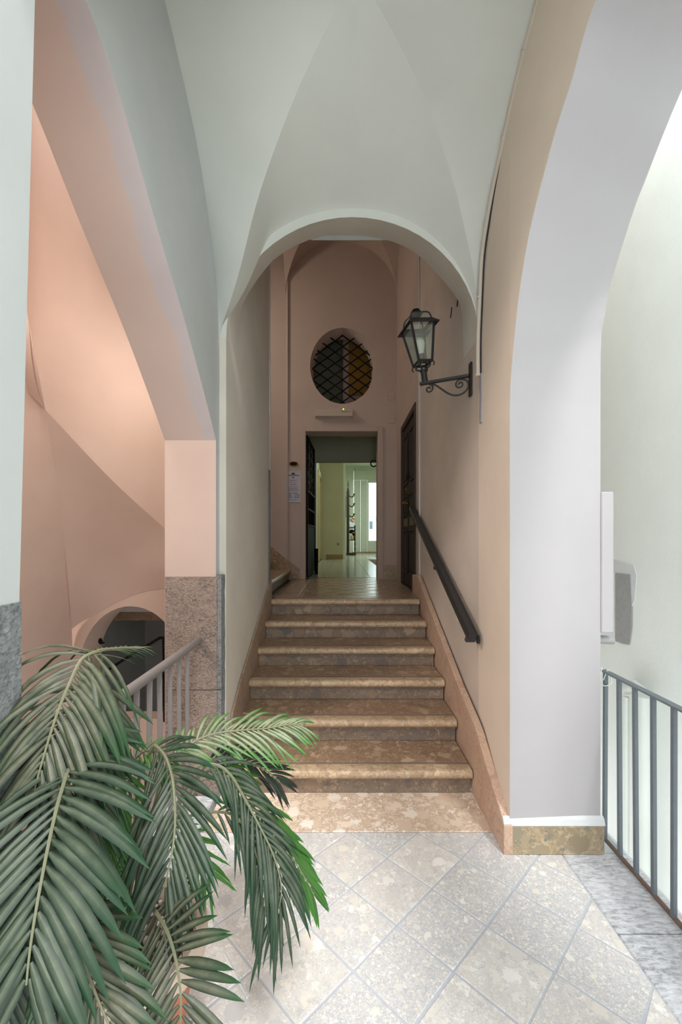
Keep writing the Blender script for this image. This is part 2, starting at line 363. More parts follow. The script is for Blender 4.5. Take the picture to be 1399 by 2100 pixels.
# ------------------------------------------------------------------ dimensions
RISE, TREAD, Y1 = 0.1484, 0.3235, 2.40          # stair
ZU = 6*RISE                                     # upper landing height 0.89
XL, XR = -0.664, 0.75                            # stair sides
YB = 6.05                                       # back wall of the hall

# ------------------------------------------------------------------ ground floor of the landing
floor = S(MB().box(-0.72, 1.03, -1.6, 2.118, -0.14, -0.0035).build('floor', M['grout']), 'pale landing floor of square stone tiles laid diagonally with grey joints', 'floor')
def clip(poly, x0, x1, y0, y1):
    for ax, v, s_ in ((0, x0, 1), (0, x1, -1), (1, y0, 1), (1, y1, -1)):
        out = []
        for i in range(len(poly)):
            a, b = poly[i-1], poly[i]; ia = (a[ax]-v)*s_ >= 0; ib = (b[ax]-v)*s_ >= 0
            if ia != ib:
                t = (v-a[ax])/(b[ax]-a[ax]); out.append((a[0]+(b[0]-a[0])*t, a[1]+(b[1]-a[1])*t))
            if ib: out.append(b)
        poly = out
        if not poly: return []
    return poly
def area2(p): return abs(sum(p[i-1][0]*p[i][1]-p[i][0]*p[i-1][1] for i in range(len(p))))/2
A0 = (-0.2045*1.47, 0.9805*1.47); TA = (0.1163*1.47, 0.1147*1.47); TB = (0.1163*1.47, -0.1165*1.47)
hg = 0.016
for a in range(-9, 11):
    for b in range(-9, 12):
        cs = []
        for (i, j) in ((hg, hg), (1-hg, hg), (1-hg, 1-hg), (hg, 1-hg)):
            cs.append((A0[0]+TA[0]*(a+i)+TB[0]*(b+j)+random.uniform(-.0015, .0015), A0[1]+TA[1]*(a+i)+TB[1]*(b+j)+random.uniform(-.0015, .0015)))
        p = clip(cs, -0.715, 1.027, -0.6, 2.114)
        if len(p) < 3 or area2(p) < 0.0012: continue
        if p[0] and sum((p[i][0]-p[i-1][0])*(p[i][1]+p[i-1][1]) for i in range(len(p))) > 0: p = p[::-1]
        key = (a*3+b*5+(a*b) % 4+random.randrange(2)) % 4
        MB().prism(p, 'z', -0.006, 0.0+random.uniform(-0.001, 0.0)).build('tile', M['tile%d' % key], floor, bevel=0.0022)
foot = S(MB().box(-0.69, 0.765, 2.121, 2.47, -0.12, 0.0).build('floor', M['slab'], bevel=0.002), 'warm breccia marble slab at the foot of the stairs', 'floor')
thr = thing('trim_1', (1.18, 0.8, -0.2), 'rough grey lava stone threshold strip under the right railing', 'threshold', kind='structure')
for i, (ya, yb) in enumerate(((-1.6, -0.3), (-0.296, 0.83), (0.834, 1.575), (1.579, 1.985))):
    MB().box(1.031, 1.335, ya, yb, -0.2, -0.001).build('stone', M['pep_floor'], thr, bevel=0.006)
MB().box(1.336, 1.352, -1.6, 2.2, -0.2, -0.01).build('edge_strip', M['whitewash'], thr, bevel=0.004)

sl_ = S(MB().box(-1.0145, -0.7205, 0.96, 2.419, -0.25, 0.0).build('trim_4', M['pep_floor'], bevel=0.006), 'grey stone sill under the left railing', 'sill')
# ------------------------------------------------------------------ stairs
st_ = thing('staircase', (0.03, 3.2, 0), 'six worn breccia marble steps with rounded nosings rising to the hall', 'stairs', kind='structure')
def nose(y0, y1, zt, th=0.052):
    pts = [(y1, zt-th), (y1, zt)]
    for k in range(0, 9):
        a = PI/2+PI*k/8; pts.append((y0+th/2*0.95+math.cos(a)*th/2*0.95, zt-th/2+math.sin(a)*th/2))
    return pts
for i in range(1, 7):
    y = Y1+(i-1)*TREAD; z = i*RISE
    yb = y+TREAD+0.045 if i < 6 else 4.30
    tr = MB().box(XL+0.001, XR-0.001, y+0.0755, yb, z-0.052, z).build('tread', M['step'], st_, bevel=0.001)
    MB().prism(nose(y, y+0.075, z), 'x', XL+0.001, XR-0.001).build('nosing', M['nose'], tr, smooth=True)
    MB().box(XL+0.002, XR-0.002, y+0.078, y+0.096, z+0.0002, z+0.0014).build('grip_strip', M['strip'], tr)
    MB().box(XL+.004, XR-.004, y+0.026, y+0.05, z-0.066, z-0.0525).build('moulding', M['riser'], tr, bevel=0.003)
    MB().box(XL+.001, XR-.001, y+0.043, y+0.075, z-RISE+0.0005, z-0.0525).build('riser', M['riser'], st_, bevel=0.002)
body = MB().prism([(2.48, 0)]+[p for i in range(1, 7) for p in ((Y1+(i-1)*TREAD+0.078, (i-1)*RISE if i > 1 else 0.0), (Y1+(i-1)*TREAD+0.078, i*RISE-0.054))]+[(4.29, ZU-0.054), (4.29, 0)], 'x', XL+.002, XR-.002)
body.build('core', M['riser'], st_)
# skirtings following the steps
bl = MB().prism([(2.50, 0.0), (2.50, 0.19), (2.60, 0.40), (2.80, 0.52), (3.30, 0.75), (4.03, 1.09), (4.06, 1.09), (4.06, 0.0)], 'x', -0.679, XL)
M['skirtl'] = breccia('left_skirting_breccia', st((156, 134, 114), (186, 162, 138), (168, 144, 122), (178, 158, 138)), (112, 96, 84), 9, 0.5, gravel=0.2)
S(bl.build('baseboard_left', M['skirtl'], bevel=0.003), 'worn marble skirting climbing along the left of the stairs', 'baseboard')
rs = [(1.962, 0.0), (1.962, 0.135), (1.985, 0.165), (2.05, 0.20), (2.20, 0.285), (2.36, 0.395), (2.42, 0.42), (2.722, 0.515), (3.52, 0.835), (4.20, 1.105), (4.30, 1.105), (4.30, 0.0)]
S(MB().prism(rs, 'x', 0.757, 0.80).build('baseboard_right', M['skirt'], bevel=0.006, seg=2), 'tall pinkish marble skirting sweeping down the right side of the stairs', 'baseboard')

# ------------------------------------------------------------------ arch walls at the two sides of the landing
def lerp(prof, y):
    if y <= prof[0][0]: return prof[0][1]
    for (a, b) in zip(prof, prof[1:]):
        if y <= b[0]: t = (y-a[0])/(b[0]-a[0]); return a[1]+(b[1]-a[1])*t
    return prof[-1][1]
def smoothprof(prof, n=0):
    # Catmull-Rom on z over index-interpolated points
    out = []
    P = [prof[0]]+list(prof)+[prof[-1]]
    for i in range(1, len(P)-2):
        for k in range(6):
            t = k/6; p0, p1, p2, p3 = P[i-1], P[i], P[i+1], P[i+2]
            q = []
            for c in (0, 1):
                q.append(0.5*((2*p1[c])+(-p0[c]+p2[c])*t+(2*p0[c]-5*p1[c]+4*p2[c]-p3[c])*t*t+(-p0[c]+3*p1[c]-3*p2[c]+p3[c])*t**3))
            out.append(tuple(q))
    out.append(prof[-1]); return out
def arch_wall(name, xn, xf, near, far, yend0, yend1, zbot, ztop, mats, ystart_near=None):
    # xn: face towards the landing, xf: outer face; near/far: lists of (y,z) of the arch from front spring to rear spring
    mb = MB(); n = len(near)
    Pn = [Vector((xn, y, z)) for y, z in near]; Pf = [Vector((xf, y, z)) for y, z in far]
    mb.grid([[Pn[i], Pf[i]] for i in range(n)], 1)                                             # soffit
    mb.grid([[Pn[i], Vector((xn, Pn[i].y, ztop))] for i in range(n)], 0)
    mb.grid([[Pf[i], Vector((xf, Pf[i].y, ztop))] for i in range(n)], 3)
    mb.grid([[Vector((xn, p.y, ztop)), Vector((xf, q.y, ztop))] for p, q in zip(Pn, Pf)], 0)
    for k, (ya, idx, y2) in enumerate(((yend0, 0, near[0][0]), (yend1, -1, near[-1][0]))):
        a, b = Pn[idx], Pf[idx]
        # jamb face from the spring down
        mb.grid([[Vector((a.x, a.y, z)), Vector((b.x, b.y, z if z < a.z else b.z))] for z in (zbot, min(1.33, a.z-.01), a.z)], 2)
        mb.grid([[Vector((xn, a.y, z)), Vector((xn, ya, z))] for z in (zbot, 1.33, a.z, ztop)], 0)
        mb.add([(xf, b.y, zbot), (xf, b.y, ztop), (xf, ya, ztop), (xf, ya, zbot)], [(0, 1, 2, 3)], 3)
        mb.add([(xn, ya, zbot), (xn, ya, ztop), (xf, ya, ztop), (xf, ya, zbot)], [(0, 1, 2, 3)], 0)
        mb.add([(xn, ya, ztop), (xn, a.y, ztop), (xf, b.y, ztop), (xf, ya, ztop)], [(0, 1, 2, 3)], 0)
    return mb
# left: springs at z 2.03 from the rear pier
LN = [(0.945, 3.06), (1.211, 2.985), (1.291, 2.955), (1.394, 2.895), (1.527, 2.79), (1.613, 2.72), (1.758, 2.61), (1.891, 2.515), (2.046, 2.39), (2.25, 2.21), (2.431, 2.037)]
LN = smoothprof(LN, 40)
mb = arch_wall('wall_left', -0.72, -1.0145, LN, LN, -0.5, 2.50, -3.0, 4.2, None)
# the foreground pillar leans a little outwards towards its foot
for v in mb.v:
    if v.y < 1.0 and v.x > -0.8: v.x += max(0, min(1, (1.2-v.y)/0.25))*0.035*(v.z-1.33)/1.35 if v.z > 1.33 else 0
wl = S(mb.build('wall_left', [M['white'], M['soffit'], M['pink'], M['salmon']], smooth=True, weld=True), 'left wall of the landing with a wide arch open to the stairwell', 'wall')
for p in wl.data.polygons: p.use_smooth = p.material_index == 1
# stone blocks of the rear left pier and of the foreground pillar
def roughbox(mb, x0, x1, y0, y1, z0, z1, n=8, amp=0.004, seed=1):
    rnd = random.Random(seed)
    def face(o, u, v, nu, nv, nrm):
        P = []
        for i in range(nu+1):
            row = []
            for j in range(nv+1):
                p = Vector(o)+Vector(u)*(i/nu)+Vector(v)*(j/nv)
                if 0 < i < nu and 0 < j < nv: p += Vector(nrm)*rnd.uniform(-amp, amp*0.6)
                row.append(p)
            P.append(row)
        mb.grid(P)
    X, Y, Z = x1-x0, y1-y0, z1-z0
    c = lambda d: max(2, int(d/0.035))
    face((x0, y0, z0), (X, 0, 0), (0, 0, Z), c(X), c(Z), (0, -1, 0)); face((x0, y1, z0), (X, 0, 0), (0, 0, Z), c(X), c(Z), (0, 1, 0))
    face((x0, y0, z0), (0, Y, 0), (0, 0, Z), c(Y), c(Z), (-1, 0, 0)); face((x1, y0, z0), (0, Y, 0), (0, 0, Z), c(Y), c(Z), (1, 0, 0))
    face((x0, y0, z0), (X, 0, 0), (0, Y, 0), 2, 2, (0, 0, 0)); face((x0, y0, z1), (X, 0, 0), (0, Y, 0), 2, 2, (0, 0, 0))
for i, (za, zb) in enumerate(((-3.0, -0.02), (-0.014, 0.60), (0.606, 1.252))):
    m_ = MB(); roughbox(m_, -1.008, -0.712, 2.421, 2.50, za, zb, seed=i)
    m_.build('stone', M['pep_pink'], wl)
    m_ = MB(); roughbox(m_, -0.7115, -0.687, 2.424, 2.72, za if i else -0.1, zb+(0.008 if i == 2 else 0), amp=0.003, seed=i+9)
    if i: m_.build('stone', M['pep'], wl)
for i, (za, zb) in enumerate(((-0.14, 0.55), (0.556, 1.329))):
    m_ = MB(); roughbox(m_, -0.80, -0.7165, -0.5, 0.947, za, zb, amp=0.0025, seed=i+20)
    m_.build('stone', M['pep'], wl)
# right: round arch
RN = [(1.975, 2.10), (1.962, 2.22), (1.928, 2.37), (1.864, 2.575), (1.762, 2.765), (1.628, 2.905), (1.549, 2.975), (1.444, 3.04), (1.392, 3.09), (1.325, 3.135), (1.15, 3.18)]
RF = [(1.985, 2.10), (1.980, 2.40), (1.955, 2.50), (1.920, 2.60), (1.845, 2.72), (1.755, 2.845), (1.690, 2.91), (1.60, 3.0), (1.50, 3.085), (1.40, 3.14), (1.20, 3.20)]
RN = smoothprof(RN, 0); RF = smoothprof(RF, 0)
def mirror(P, c): return P+[(2*c-y, z) for y, z in reversed(P[:-1])]
RN = [(y, z) for y, z in mirror(RN, 1.15)]; RF = [(y, z) for y, z in mirror(RF, 1.20)]
mb = arch_wall('wall_right', 0.79, 1.22, RN, RF, 2.50, 0.0, 0.0, 4.2, None)
for v in mb.v:
    if abs(v.x-0.79) < 1e-4 and v.y > 2.4: v.x = 0.815
wr = S(mb.build('wall_right', [M['peach'], M['arch_right'], M['arch_right'], M['outer']], smooth=True, weld=True), 'right wall of the landing with a round arch open to the courtyard', 'wall')
for p in wr.data.polygons: p.use_smooth = p.material_index == 1
MB().prism([(0.7605, 0), (1.227, 0), (1.227, 0.132), (0.7605, 0.132)], 'y', 1.9645, 1.984).build('plinth', M['plinth'], wr, bevel=0.002)
pl = MB().prism([(1.9635, 0.1325), (1.984, 0.1325), (1.984, 0.172), (1.972, 0.158)], 'x', 0.7585, 1.232); pl.build('plinth_cap', M['whitewash'], wr, bevel=0.002)
MB().box(1.221, 1.278, 1.976, 2.30, 1.03, 1.69).build('pier_projection', M['arch_right'], wr, bevel=0.004)
S(MB().box(1.213, 1.222, 1.99, 2.4, -3, 0.0).build('wall_right', M['outer']), 'pale courtyard side of the right pier foundation below the floor', 'wall')

# ------------------------------------------------------------------ front arch wall at the foot of the stairs
N = 28
def ell(cx, a, zs, h, th): return (cx+a*math.cos(th), zs+h*math.sin(th))
def frontpt(k):   # k in 0..N from right spring to left spring
    th = PI*k/N; return ell(0.0675, 0.7475, 2.66, 0.715, th)
rear_px = [(985-0, 700), (962, 655), (945, 627), (929, 599), (888, 552), (847.5, 515), (790, 491), (715, 487), (640, 490), (586.7, 515), (562, 531.7), (521.5, 582.6), (493, 640), (483, 690)]
rear = [((x-HX)*2.8/F, EYE-(y-HY)*2.8/F) for x, y in rear_px]
rear[0] = (0.812, 2.66); rear[1] = (0.808, 2.88); rear[-1] = (-0.682, 2.66); rear[-2] = (-0.664, 2.98)
# resample rear profile to N+1 points by arc length
def resample(P, n):
    d = [0]
    for a, b in zip(P, P[1:]): d.append(d[-1]+math.hypot(b[0]-a[0], b[1]-a[1]))
    out = []
    for k in range(n+1):
        s_ = d[-1]*k/n
        for i in range(len(P)-1):
            if s_ <= d[i+1]+1e-9 and d[i+1] > d[i]:
                t = (s_-d[i])/(d[i+1]-d[i]); out.append((P[i][0]+(P[i+1][0]-P[i][0])*t, P[i][1]+(P[i+1][1]-P[i][1])*t)); break
    return out
rear = resample(smoothprof(rear, 0), N)
mb = MB()
FP = [Vector((frontpt(k)[0], 2.50, frontpt(k)[1])) for k in range(N+1)]
RP = [Vector((rear[k][0], 2.80, rear[k][1])) for k in range(N+1)]
mb.grid([[a, b] for a, b in zip(FP, RP)], 1)
def outer(p):  # project radially to the rectangle edge
    c = Vector((0.0675, 0, 2.66)); d = Vector((p.x-c.x, 0, p.z-c.z)); 
    sx = (1.15/abs(d.x)) if abs(d.x) > 1e-6 else 1e9; sz = (3.3/d.z) if d.z > 1e-6 else 1e9
    k = min(sx, sz); return Vector((c.x+d.x*k, p.y, c.z+d.z*k))
mb.grid([[p, outer(p)] for p in FP], 0); mb.grid([[p, outer(p)] for p in RP], 2)
fw = S(mb.build('wall_front', [M['vault'], M['alley'], M['salmon']], smooth=True), 'white wall pierced by the round arch above the stairs', 'wall')
S(MB().box(-0.20, 0.34, 2.74, 2.815, 3.458, 3.50).build('trim_5', M['white'], bevel=0.004), 'flat white strip for the lit rear soffit edge at the crown of the stair arch', 'lintel')  # white colour stands for light on the flattened rear edge of the soffit
# jambs below the spring: left strip and the alley walls
al = MB(); al.prism([(-0.68, 2.50), (-0.68, 4.02), (-1.01, 4.02), (-1.01, 2.505)], 'z', -0.1, 2.66)
al.prism([(-0.683, 2.801), (-0.683, 4.02), (-1.01, 4.02), (-1.01, 2.801)], 'z', 2.66, 6.0)
wla = S(al.build('wall_left', M['alley']), 'pale plaster wall along the left of the stairs', 'wall')
MB().box(-0.679, -0.672, 3.94, 4.024, ZU, 2.12).build('stone', M['pep'], wla, bevel=0.003)
MB().box(-0.72, -0.676, 4.0205, 4.05, ZU, 5.6).build('corner_bead', M['white'], wla, bevel=0.004)
ar = MB(); ar.prism([(0.815, 2.50), (0.808, 4.30), (1.3, 4.30), (1.3, 2.50)], 'z', -0.1, 2.66)
ar.prism([(0.812, 2.801), (0.808, 4.30), (1.3, 4.30), (1.3, 2.801)], 'z', 2.66, 6.0)
M['alley2'] = plaster('alley_right_plaster', (208, 195, 182), 0.12, stain=0.10)
war = S(ar.build('wall_right', M['alley2']), 'pale peach plaster wall along the right of the stairs behind the handrail', 'wall')
MB().box(0.793, 0.84, 4.3005, 4.34, ZU, 5.8).build('corner_bead', M['white'], war, bevel=0.004)
S(MB().box(-1.2, 1.3, 2.801, 3.99, 4.62, 4.75).build('ceiling', M['salmon']), 'flat ceiling between the arch and the hall vault', 'ceiling')

# ------------------------------------------------------------------ vault over the landing
XC, YC = 0.07, 1.65
gl = [(0, 2.62), (.03, 2.72), (.10, 2.80), (.209, 2.95), (.374, 3.24), (.587, 3.47), (.769, 3.60), (.9, 3.66), (1, 3.68)]
gr = [(0, 2.62), (.022, 2.82), (.075, 3.0), (.145, 3.14), (.291, 3.36), (.517, 3.56), (.735, 3.645), (.9, 3.67), (1, 3.68)]
bL = [(0, 2.62), (.06, 2.90), (.19, 3.15), (.37, 3.36), (.55, 3.50), (.9, 3.665), (1, 3.69)]
bR = [(0, 2.62), (.03, 2.90), (.16, 3.17), (.32, 3.34), (.5, 3.47), (.85, 3.64), (1, 3.69)]
T = [(i/36)**1.5 for i in range(37)]
def sl(prof, y):
    return lerp(_spl[id(prof)], y)
_spl = {id(q): smoothprof(q) for q in (gl, gr, bL, bR)}
def groin(side, t):
    x0 = -0.722 if side < 0 else 0.822; pr = gl if side < 0 else gr
    return Vector((x0+(XC-x0)*t, 2.50+(YC-2.50)*t, sl(pr, t)))
def wallarch(side, t):
    return Vector((-0.722 if side < 0 else 0.822, 2.50+(YC-2.50)*t, sl(bL if side < 0 else bR, t)))
def frontarch(side, t):
    g = groin(side, t); a = 0.78; dx = min(1, abs(g.x-XC)/ (0.792 if side < 0 else 0.752)); z = 2.62+0.805*math.sqrt(max(0, 1-dx**2.15))
    return Vector((g.x, 2.501, min(z, g.z+0.02)))
def strip(fa, fb, rear=False):
    P = []
    for t in T:
        a, b = fa(t), fb(t); row = [a.lerp(b, k/6) for k in range(7)]
        if rear: row = [Vector((p.x, 2*YC-p.y, p.z)) for p in row]
        P.append(row)
    return P
mb = MB()
for side in (-1, 1):
    for rear_ in (False, True):
        mb.grid(strip(lambda t: frontarch(side, t), lambda t: groin(side, t), rear_), 0)
        mb.grid(strip(lambda t: wallarch(side, t), lambda t: groin(side, t), rear_), 0)
va = S(mb.build('ceiling', M['vault'], smooth=True), 'white cross vault over the landing', 'ceiling')

# wall faces above the arches, upper part already in the side walls; conduit along the vault edge on the right
cond = thing('electrical_conduit', (0.79, 2.4, 2.4), 'painted pipe bundle running up the right corner and along the vault edge', 'pipe')
path = [(0.800, 2.455, 2.42), (0.800, 2.455, 2.62), (0.802, 2.43, 2.86), (0.796, 2.38, 3.05), (0.796, 2.30, 3.185), (0.796, 2.20, 3.30), (0.796, 2.05, 3.42), (0.796, 1.90, 3.53), (0.796, 1.77, 3.60), (0.796, 1.60, 3.66), (0.796, 1.3, 3.68)]
cp = smoothprof
def crom(P, n=5):
    P = [Vector(p) for p in P]; Q = [P[0]]+P+[P[-1]]; out = []
    for i in range(1, len(Q)-2):
        for k in range(n):
            t = k/n; a, b, c, d = Q[i-1], Q[i], Q[i+1], Q[i+2]
            out.append(0.5*((2*b)+(c-a)*t+(2*a-5*b+4*c-d)*t*t+(3*b-a-3*c+d)*t**3))
    out.append(P[-1]); return out
MB().tube(crom(path), 0.0145, 10).build('pipe', M['pipe'], cond, smooth=True)
MB().tube([p+Vector((0.004, -0.028, 0.0)) for p in crom(path[:-3])], 0.0045, 6).build('cable', M['inkblack'], cond, smooth=True)
for i in (0, 10, 20, 30, 38):
    p = crom(path)[i]; q = crom(path)[i+1]; d = (q-p).normalized()*0.006
    MB().tube([p-d, p+d], 0.019, 10).build('clamp', M['pipe'], cond, smooth=True)
ch = MB(); rnd = random.Random(4); pts = []
for k in range(9): pts.append((2.43+rnd.uniform(-.006, .006)-0.012, 2.42-k*0.035)) 
for k in range(9): pts.append((2.455+rnd.uniform(-.006, .006), 2.14+k*0.035))
tag(ch.prism(pts, 'x', 0.803, 0.8175).build('plaster_chase', M['concrete']), 'strip of bare grey masonry where plaster is missing below the pipe end', 'wall patch')

# ------------------------------------------------------------------ hall at the top of the stairs
hall = S(MB().box(-3.2, 1.2, 4.301, 6.34, ZU-0.2, ZU-0.012).build('floor', M['groutdark']), 'upper landing floor of lozenge marble tiles with plain marble borders', 'floor')
S(MB().box(-3.2, -0.68, 4.03, 4.30, ZU-0.2, ZU-0.001).build('floor', M['tile_up']), 'marble floor strip at the left end of the upper landing', 'floor')
S(MB().box(0.76, 0.80, 4.302, 4.5, ZU, ZU+0.20).build('baseboard_right', M['skirt'], bevel=0.002), 'short marble skirting between the stairs and the wooden door', 'baseboard')
MB().box(-0.70, -0.44, 4.303, 6.04, ZU-0.012, ZU).build('border_slab', M['tile_up'], hall, bevel=0.002)
MB().box(0.555, 0.79, 4.303, 5.2, ZU-0.012, ZU).build('border_slab', M['tile_up'], hall, bevel=0.002)
MB().box(0.555, 0.79, 5.204, 6.04, ZU-0.012, ZU).build('border_slab', M['tile_up'], hall, bevel=0.002)
s2 = 0.215
for i in range(-12, 14):
    for j in range(-12, 14):
        cx = 0.05+(i+j)*s2/1.414; cy = 5.2+(i-j)*s2/1.414; h = s2/1.414*0.93
        p = clip([(cx-h, cy), (cx, cy-h), (cx+h, cy), (cx, cy+h)], -0.435, 0.55, 4.303, 6.30)
        if len(p) < 3 or area2(p) < 0.001: continue
        MB().prism(p, 'z', ZU-0.014, ZU-0.0005).build('tile', M['tile_up'], hall, bevel=0.0015)
# back wall with doorway and oval opening
DX0, DX1, DZ = -0.506, 0.527, 3.007
OX, OZ, OA, OB = 0.022, 3.95, 0.465, 0.545
mb = MB()
def ring(mb, y, a, b, x0, x1, z0, z1, n=48, mi=0):
    P = []
    for th in sorted([2*PI*k/n for k in range(n+1)]+[math.atan2(zz-OZ, xx-OX) % (2*PI) for xx in (x0, x1) for zz in (z0, z1)]):
        c_, s_ = math.cos(th), math.sin(th)
        sx = ((x1-OX) if c_ > 0 else (OX-x0))/abs(c_) if abs(c_) > 1e-6 else 1e9
        sz = ((z1-OZ) if s_ > 0 else (OZ-z0))/abs(s_) if abs(s_) > 1e-6 else 1e9
        k_ = min(sx, sz); P.append([Vector((OX+a*c_, y, OZ+b*s_)), Vector((OX+c_*k_, y, OZ+s_*k_))])
    mb.grid(P, mi)
x0, x1, z0, z1 = OX-0.62, OX+0.62, OZ-0.75, OZ+0.75
for y, mi in ((YB, 0), (YB+0.28, 1)):
    ring(mb, y, OA if y == YB else OA*0.93, OB if y == YB else OB*0.93, x0, x1, z0, z1, mi=mi)
    for (a, b, c_, d) in ((-3.2, DX0, ZU-0.2, z0), (DX1, 1.2, ZU-0.2, z0), (DX0, DX1, DZ, z0), (-3.2, x0, z0, z1), (x1, 1.2, z0, z1), (-3.2, 1.2, z1, 6.4)):
        mb.add([(a, y, c_), (b, y, c_), (b, y, d), (a, y, d)], [(0, 1, 2, 3)], mi)
P = []
for k in range(49):
    th = 2*PI*k/48; P.append([Vector((OX+OA*math.cos(th), YB, OZ+OB*math.sin(th))), Vector((OX+OA*.93*math.cos(th), YB+.28, OZ+OB*.93*math.sin(th)))])
mb.grid(P, 0)
mb.add([(DX0, YB, ZU), (DX0, YB, DZ), (DX0, YB+.28, DZ), (DX0, YB+.28, ZU)], [(0, 1, 2, 3)], 0)
mb.add([(DX1, YB, ZU), (DX1, YB, DZ), (DX1, YB+.28, DZ), (DX1, YB+.28, ZU)], [(0, 1, 2, 3)], 0)
mb.add([(DX0, YB, DZ), (DX1, YB, DZ), (DX1, YB+.28, DZ), (DX0, YB+.28, DZ)], [(0, 1, 2, 3)], 0)

wb = S(mb.build('wall_back', [M['hall'], M['lobby']]), 'pinkish back wall of the hall with doorway and oval opening', 'wall')
# door frame moulding in slight relief
for b in ((DX0-0.075, DX0, ZU, DZ+0.07), (DX1, DX1+0.075, ZU, DZ+0.07), (DX0, DX1, DZ, DZ+0.07)):
    MB().box(b[0], b[1], YB-0.016, YB, b[2], b[3]).build('door_surround', M['hall'], wb, bevel=0.004)
S(MB().box(0.60, 0.79, YB-0.02, YB-0.001, ZU, ZU+0.20).build('baseboard_back', M['plinth'], bevel=0.002), 'mottled marble skirting right of the hall doorway', 'baseboard')
S(MB().prism([(-3.1, ZU+1.55), (-1.0, ZU+0.47), (-0.765, ZU+0.275), (-0.60, ZU+0.15), (-0.60, ZU), (-3.1, ZU)], 'y', YB-0.022, YB-0.001).build('baseboard_back', M['step'], bevel=0.002), 'brown marble skirting rising left along the upper flight', 'baseboard')
uf = thing('staircase', (-1.6, 5.0, ZU), 'upper marble flight starting left of the hall doorway', 'stairs', kind='structure')
for i in range(1, 6):
    xs = -0.70-(i-1)*0.30
    tr = MB(); pts = [(-(y_) , z_) for (y_, z_) in nose(-xs if False else 0, 0.34, ZU+i*0.155)]
    tr.prism([(xs+p[0], p[1]) for p in pts], 'y', 4.06, 6.02); tr.build('tread', M['step'], uf, smooth=True)
    MB().box(xs-0.08, xs-0.045, 4.062, 6.018, ZU+(i-1)*0.155+0.001, ZU+i*0.155-0.053).build('riser', M['riser'], uf)
S(MB().box(-3.2, -1.2, 3.9, 4.02, ZU, 6.4).build('wall_left', M['salmon']), 'plaster wall hidden beside the upper flight', 'wall')
S(MB().box(-3.3, -3.2, 3.9, 6.34, ZU, 6.4).build('wall_left', M['salmon']), 'end wall of the upper flight', 'wall')
# hall right wall with door recess
mb = MB(); YD0, YD1, ZD = 4.50, 5.55, 2.93
mb.box(0.80, 1.2, 4.301, YD0, ZU-0.1, 6.0); mb.box(0.80, 1.2, YD1, YB-0.001, ZU-0.1, 6.0); mb.box(0.80, 1.2, YD0, YD1, ZD, 6.0)
S(mb.build('wall_right', M['hall']), 'salmon plaster wall around the dark wooden door in the hall', 'wall')
# hall groin vault
def gvault(x0, x1, y0, y1, zs, zc, mb, n=14, zf=None):
    xc, yc = (x0+x1)/2, (y0+y1)/2
    def zt(t): return zs+(zc-zs)*math.sqrt(max(0, 1-(1-t)**2))
    TT = [(1-math.cos(PI/2*i/n)) for i in range(n+1)]
    for sx in (x0, x1):
        for sy in (y0, y1):
            A, B = [], []
            for t in TT:
                g = Vector((sx+(xc-sx)*t, sy+(yc-sy)*t, zt(t)))
                A.append([Vector((sx, g.y, g.z)), g]); B.append([Vector((g.x, sy, g.z)), g])
            mb.grid(A); mb.grid(B)
mb = MB(); gvault(-0.80, 0.80, 4.03, YB, 4.95, 5.72, mb)
hv = S(mb.build('ceiling', M['hall'], smooth=True, weld=True), 'salmon cross vault over the hall', 'ceiling'); hv.data.set_sharp_from_angle(angle=math.radians(12))
mb = MB(); mb.box(-3.3, 1.3, 3.95, 6.4, 6.4, 6.5); S(mb.build('ceiling', M['salmon']), 'roof slab over the hall and upper flight', 'ceiling')
S(MB().box(-3.3, 1.3, 3.90, 4.0, 4.62, 6.4).build('wall_front', M['salmon']), 'hidden wall above the opening between the stairs and the hall', 'wall')
S(MB().box(1.2, 1.3, 4.3, 6.4, ZU-.1, 6.4).build('wall_right', M['salmon']), 'outer side of the hall wall', 'wall')

# wooden double door in the right wall
dd = thing('door_1', (0.80, 5.02, ZU), 'dark walnut double door with raised panels in the right wall of the hall', 'door', kind='structure')
fr = MB(); fr.box(0.785, 0.86, YD0, YD0+0.06, ZU, ZD); fr.box(0.785, 0.86, YD1-0.06, YD1, ZU, ZD); fr.box(0.785, 0.86, YD0+.06, YD1-.06, ZD-0.07, ZD)
fr.build('frame', M['woodframe'], dd, bevel=0.005)
for k, (ya, yb) in enumerate(((YD0+.063, 5.023), (5.027, YD1-.063))):
    leaf = MB().box(0.812, 0.845, ya, yb, ZU+0.01, ZD-0.073).build('leaf', M['wood'], dd, bevel=0.003)
    for (za, zb) in ((ZU+0.16, ZU+0.70), (ZU+0.86, ZU+1.12), (ZU+1.25, ZD-0.18)):
        m_ = MB(); m_.box(0.797, 0.8115, ya+.07, yb-.07, za, za+.03); m_.box(0.797, 0.8115, ya+.07, yb-.07, zb-.03, zb)
        m_.box(0.797, 0.8115, ya+.07, ya+.10, za+.03, zb-.03); m_.box(0.797, 0.8115, yb-.10, yb-.07, za+.03, zb-.03)
        m_.build('panel_moulding', M['wood'], leaf, bevel=0.004)
        MB().box(0.803, 0.8115, ya+.12, yb-.12, za+.05, zb-.05).build('panel', M['wood'], leaf, bevel=0.006)
    MB().box(0.803, 0.8115, ya+.07, yb-.07, ZU+0.73, ZU+0.83).build('rail', M['woodlight'], leaf, bevel=0.003)
    MB().box(0.803, 0.8115, ya+.02, yb-.02, ZU+0.02, ZU+0.09).build('kick_board', M['wood'], leaf, bevel=0.003)
hb = MB(); hb.tube([(0.81, 5.07, ZU+1.02), (0.77, 5.07, ZU+1.02), (0.762, 5.13, ZU+1.02), (0.762, 5.19, ZU+1.015)], 0.009, 8); hb.lathe([(0.026, 0), (0.026, 0.008)], (0.79, 5.07, ZU+1.0), 12)
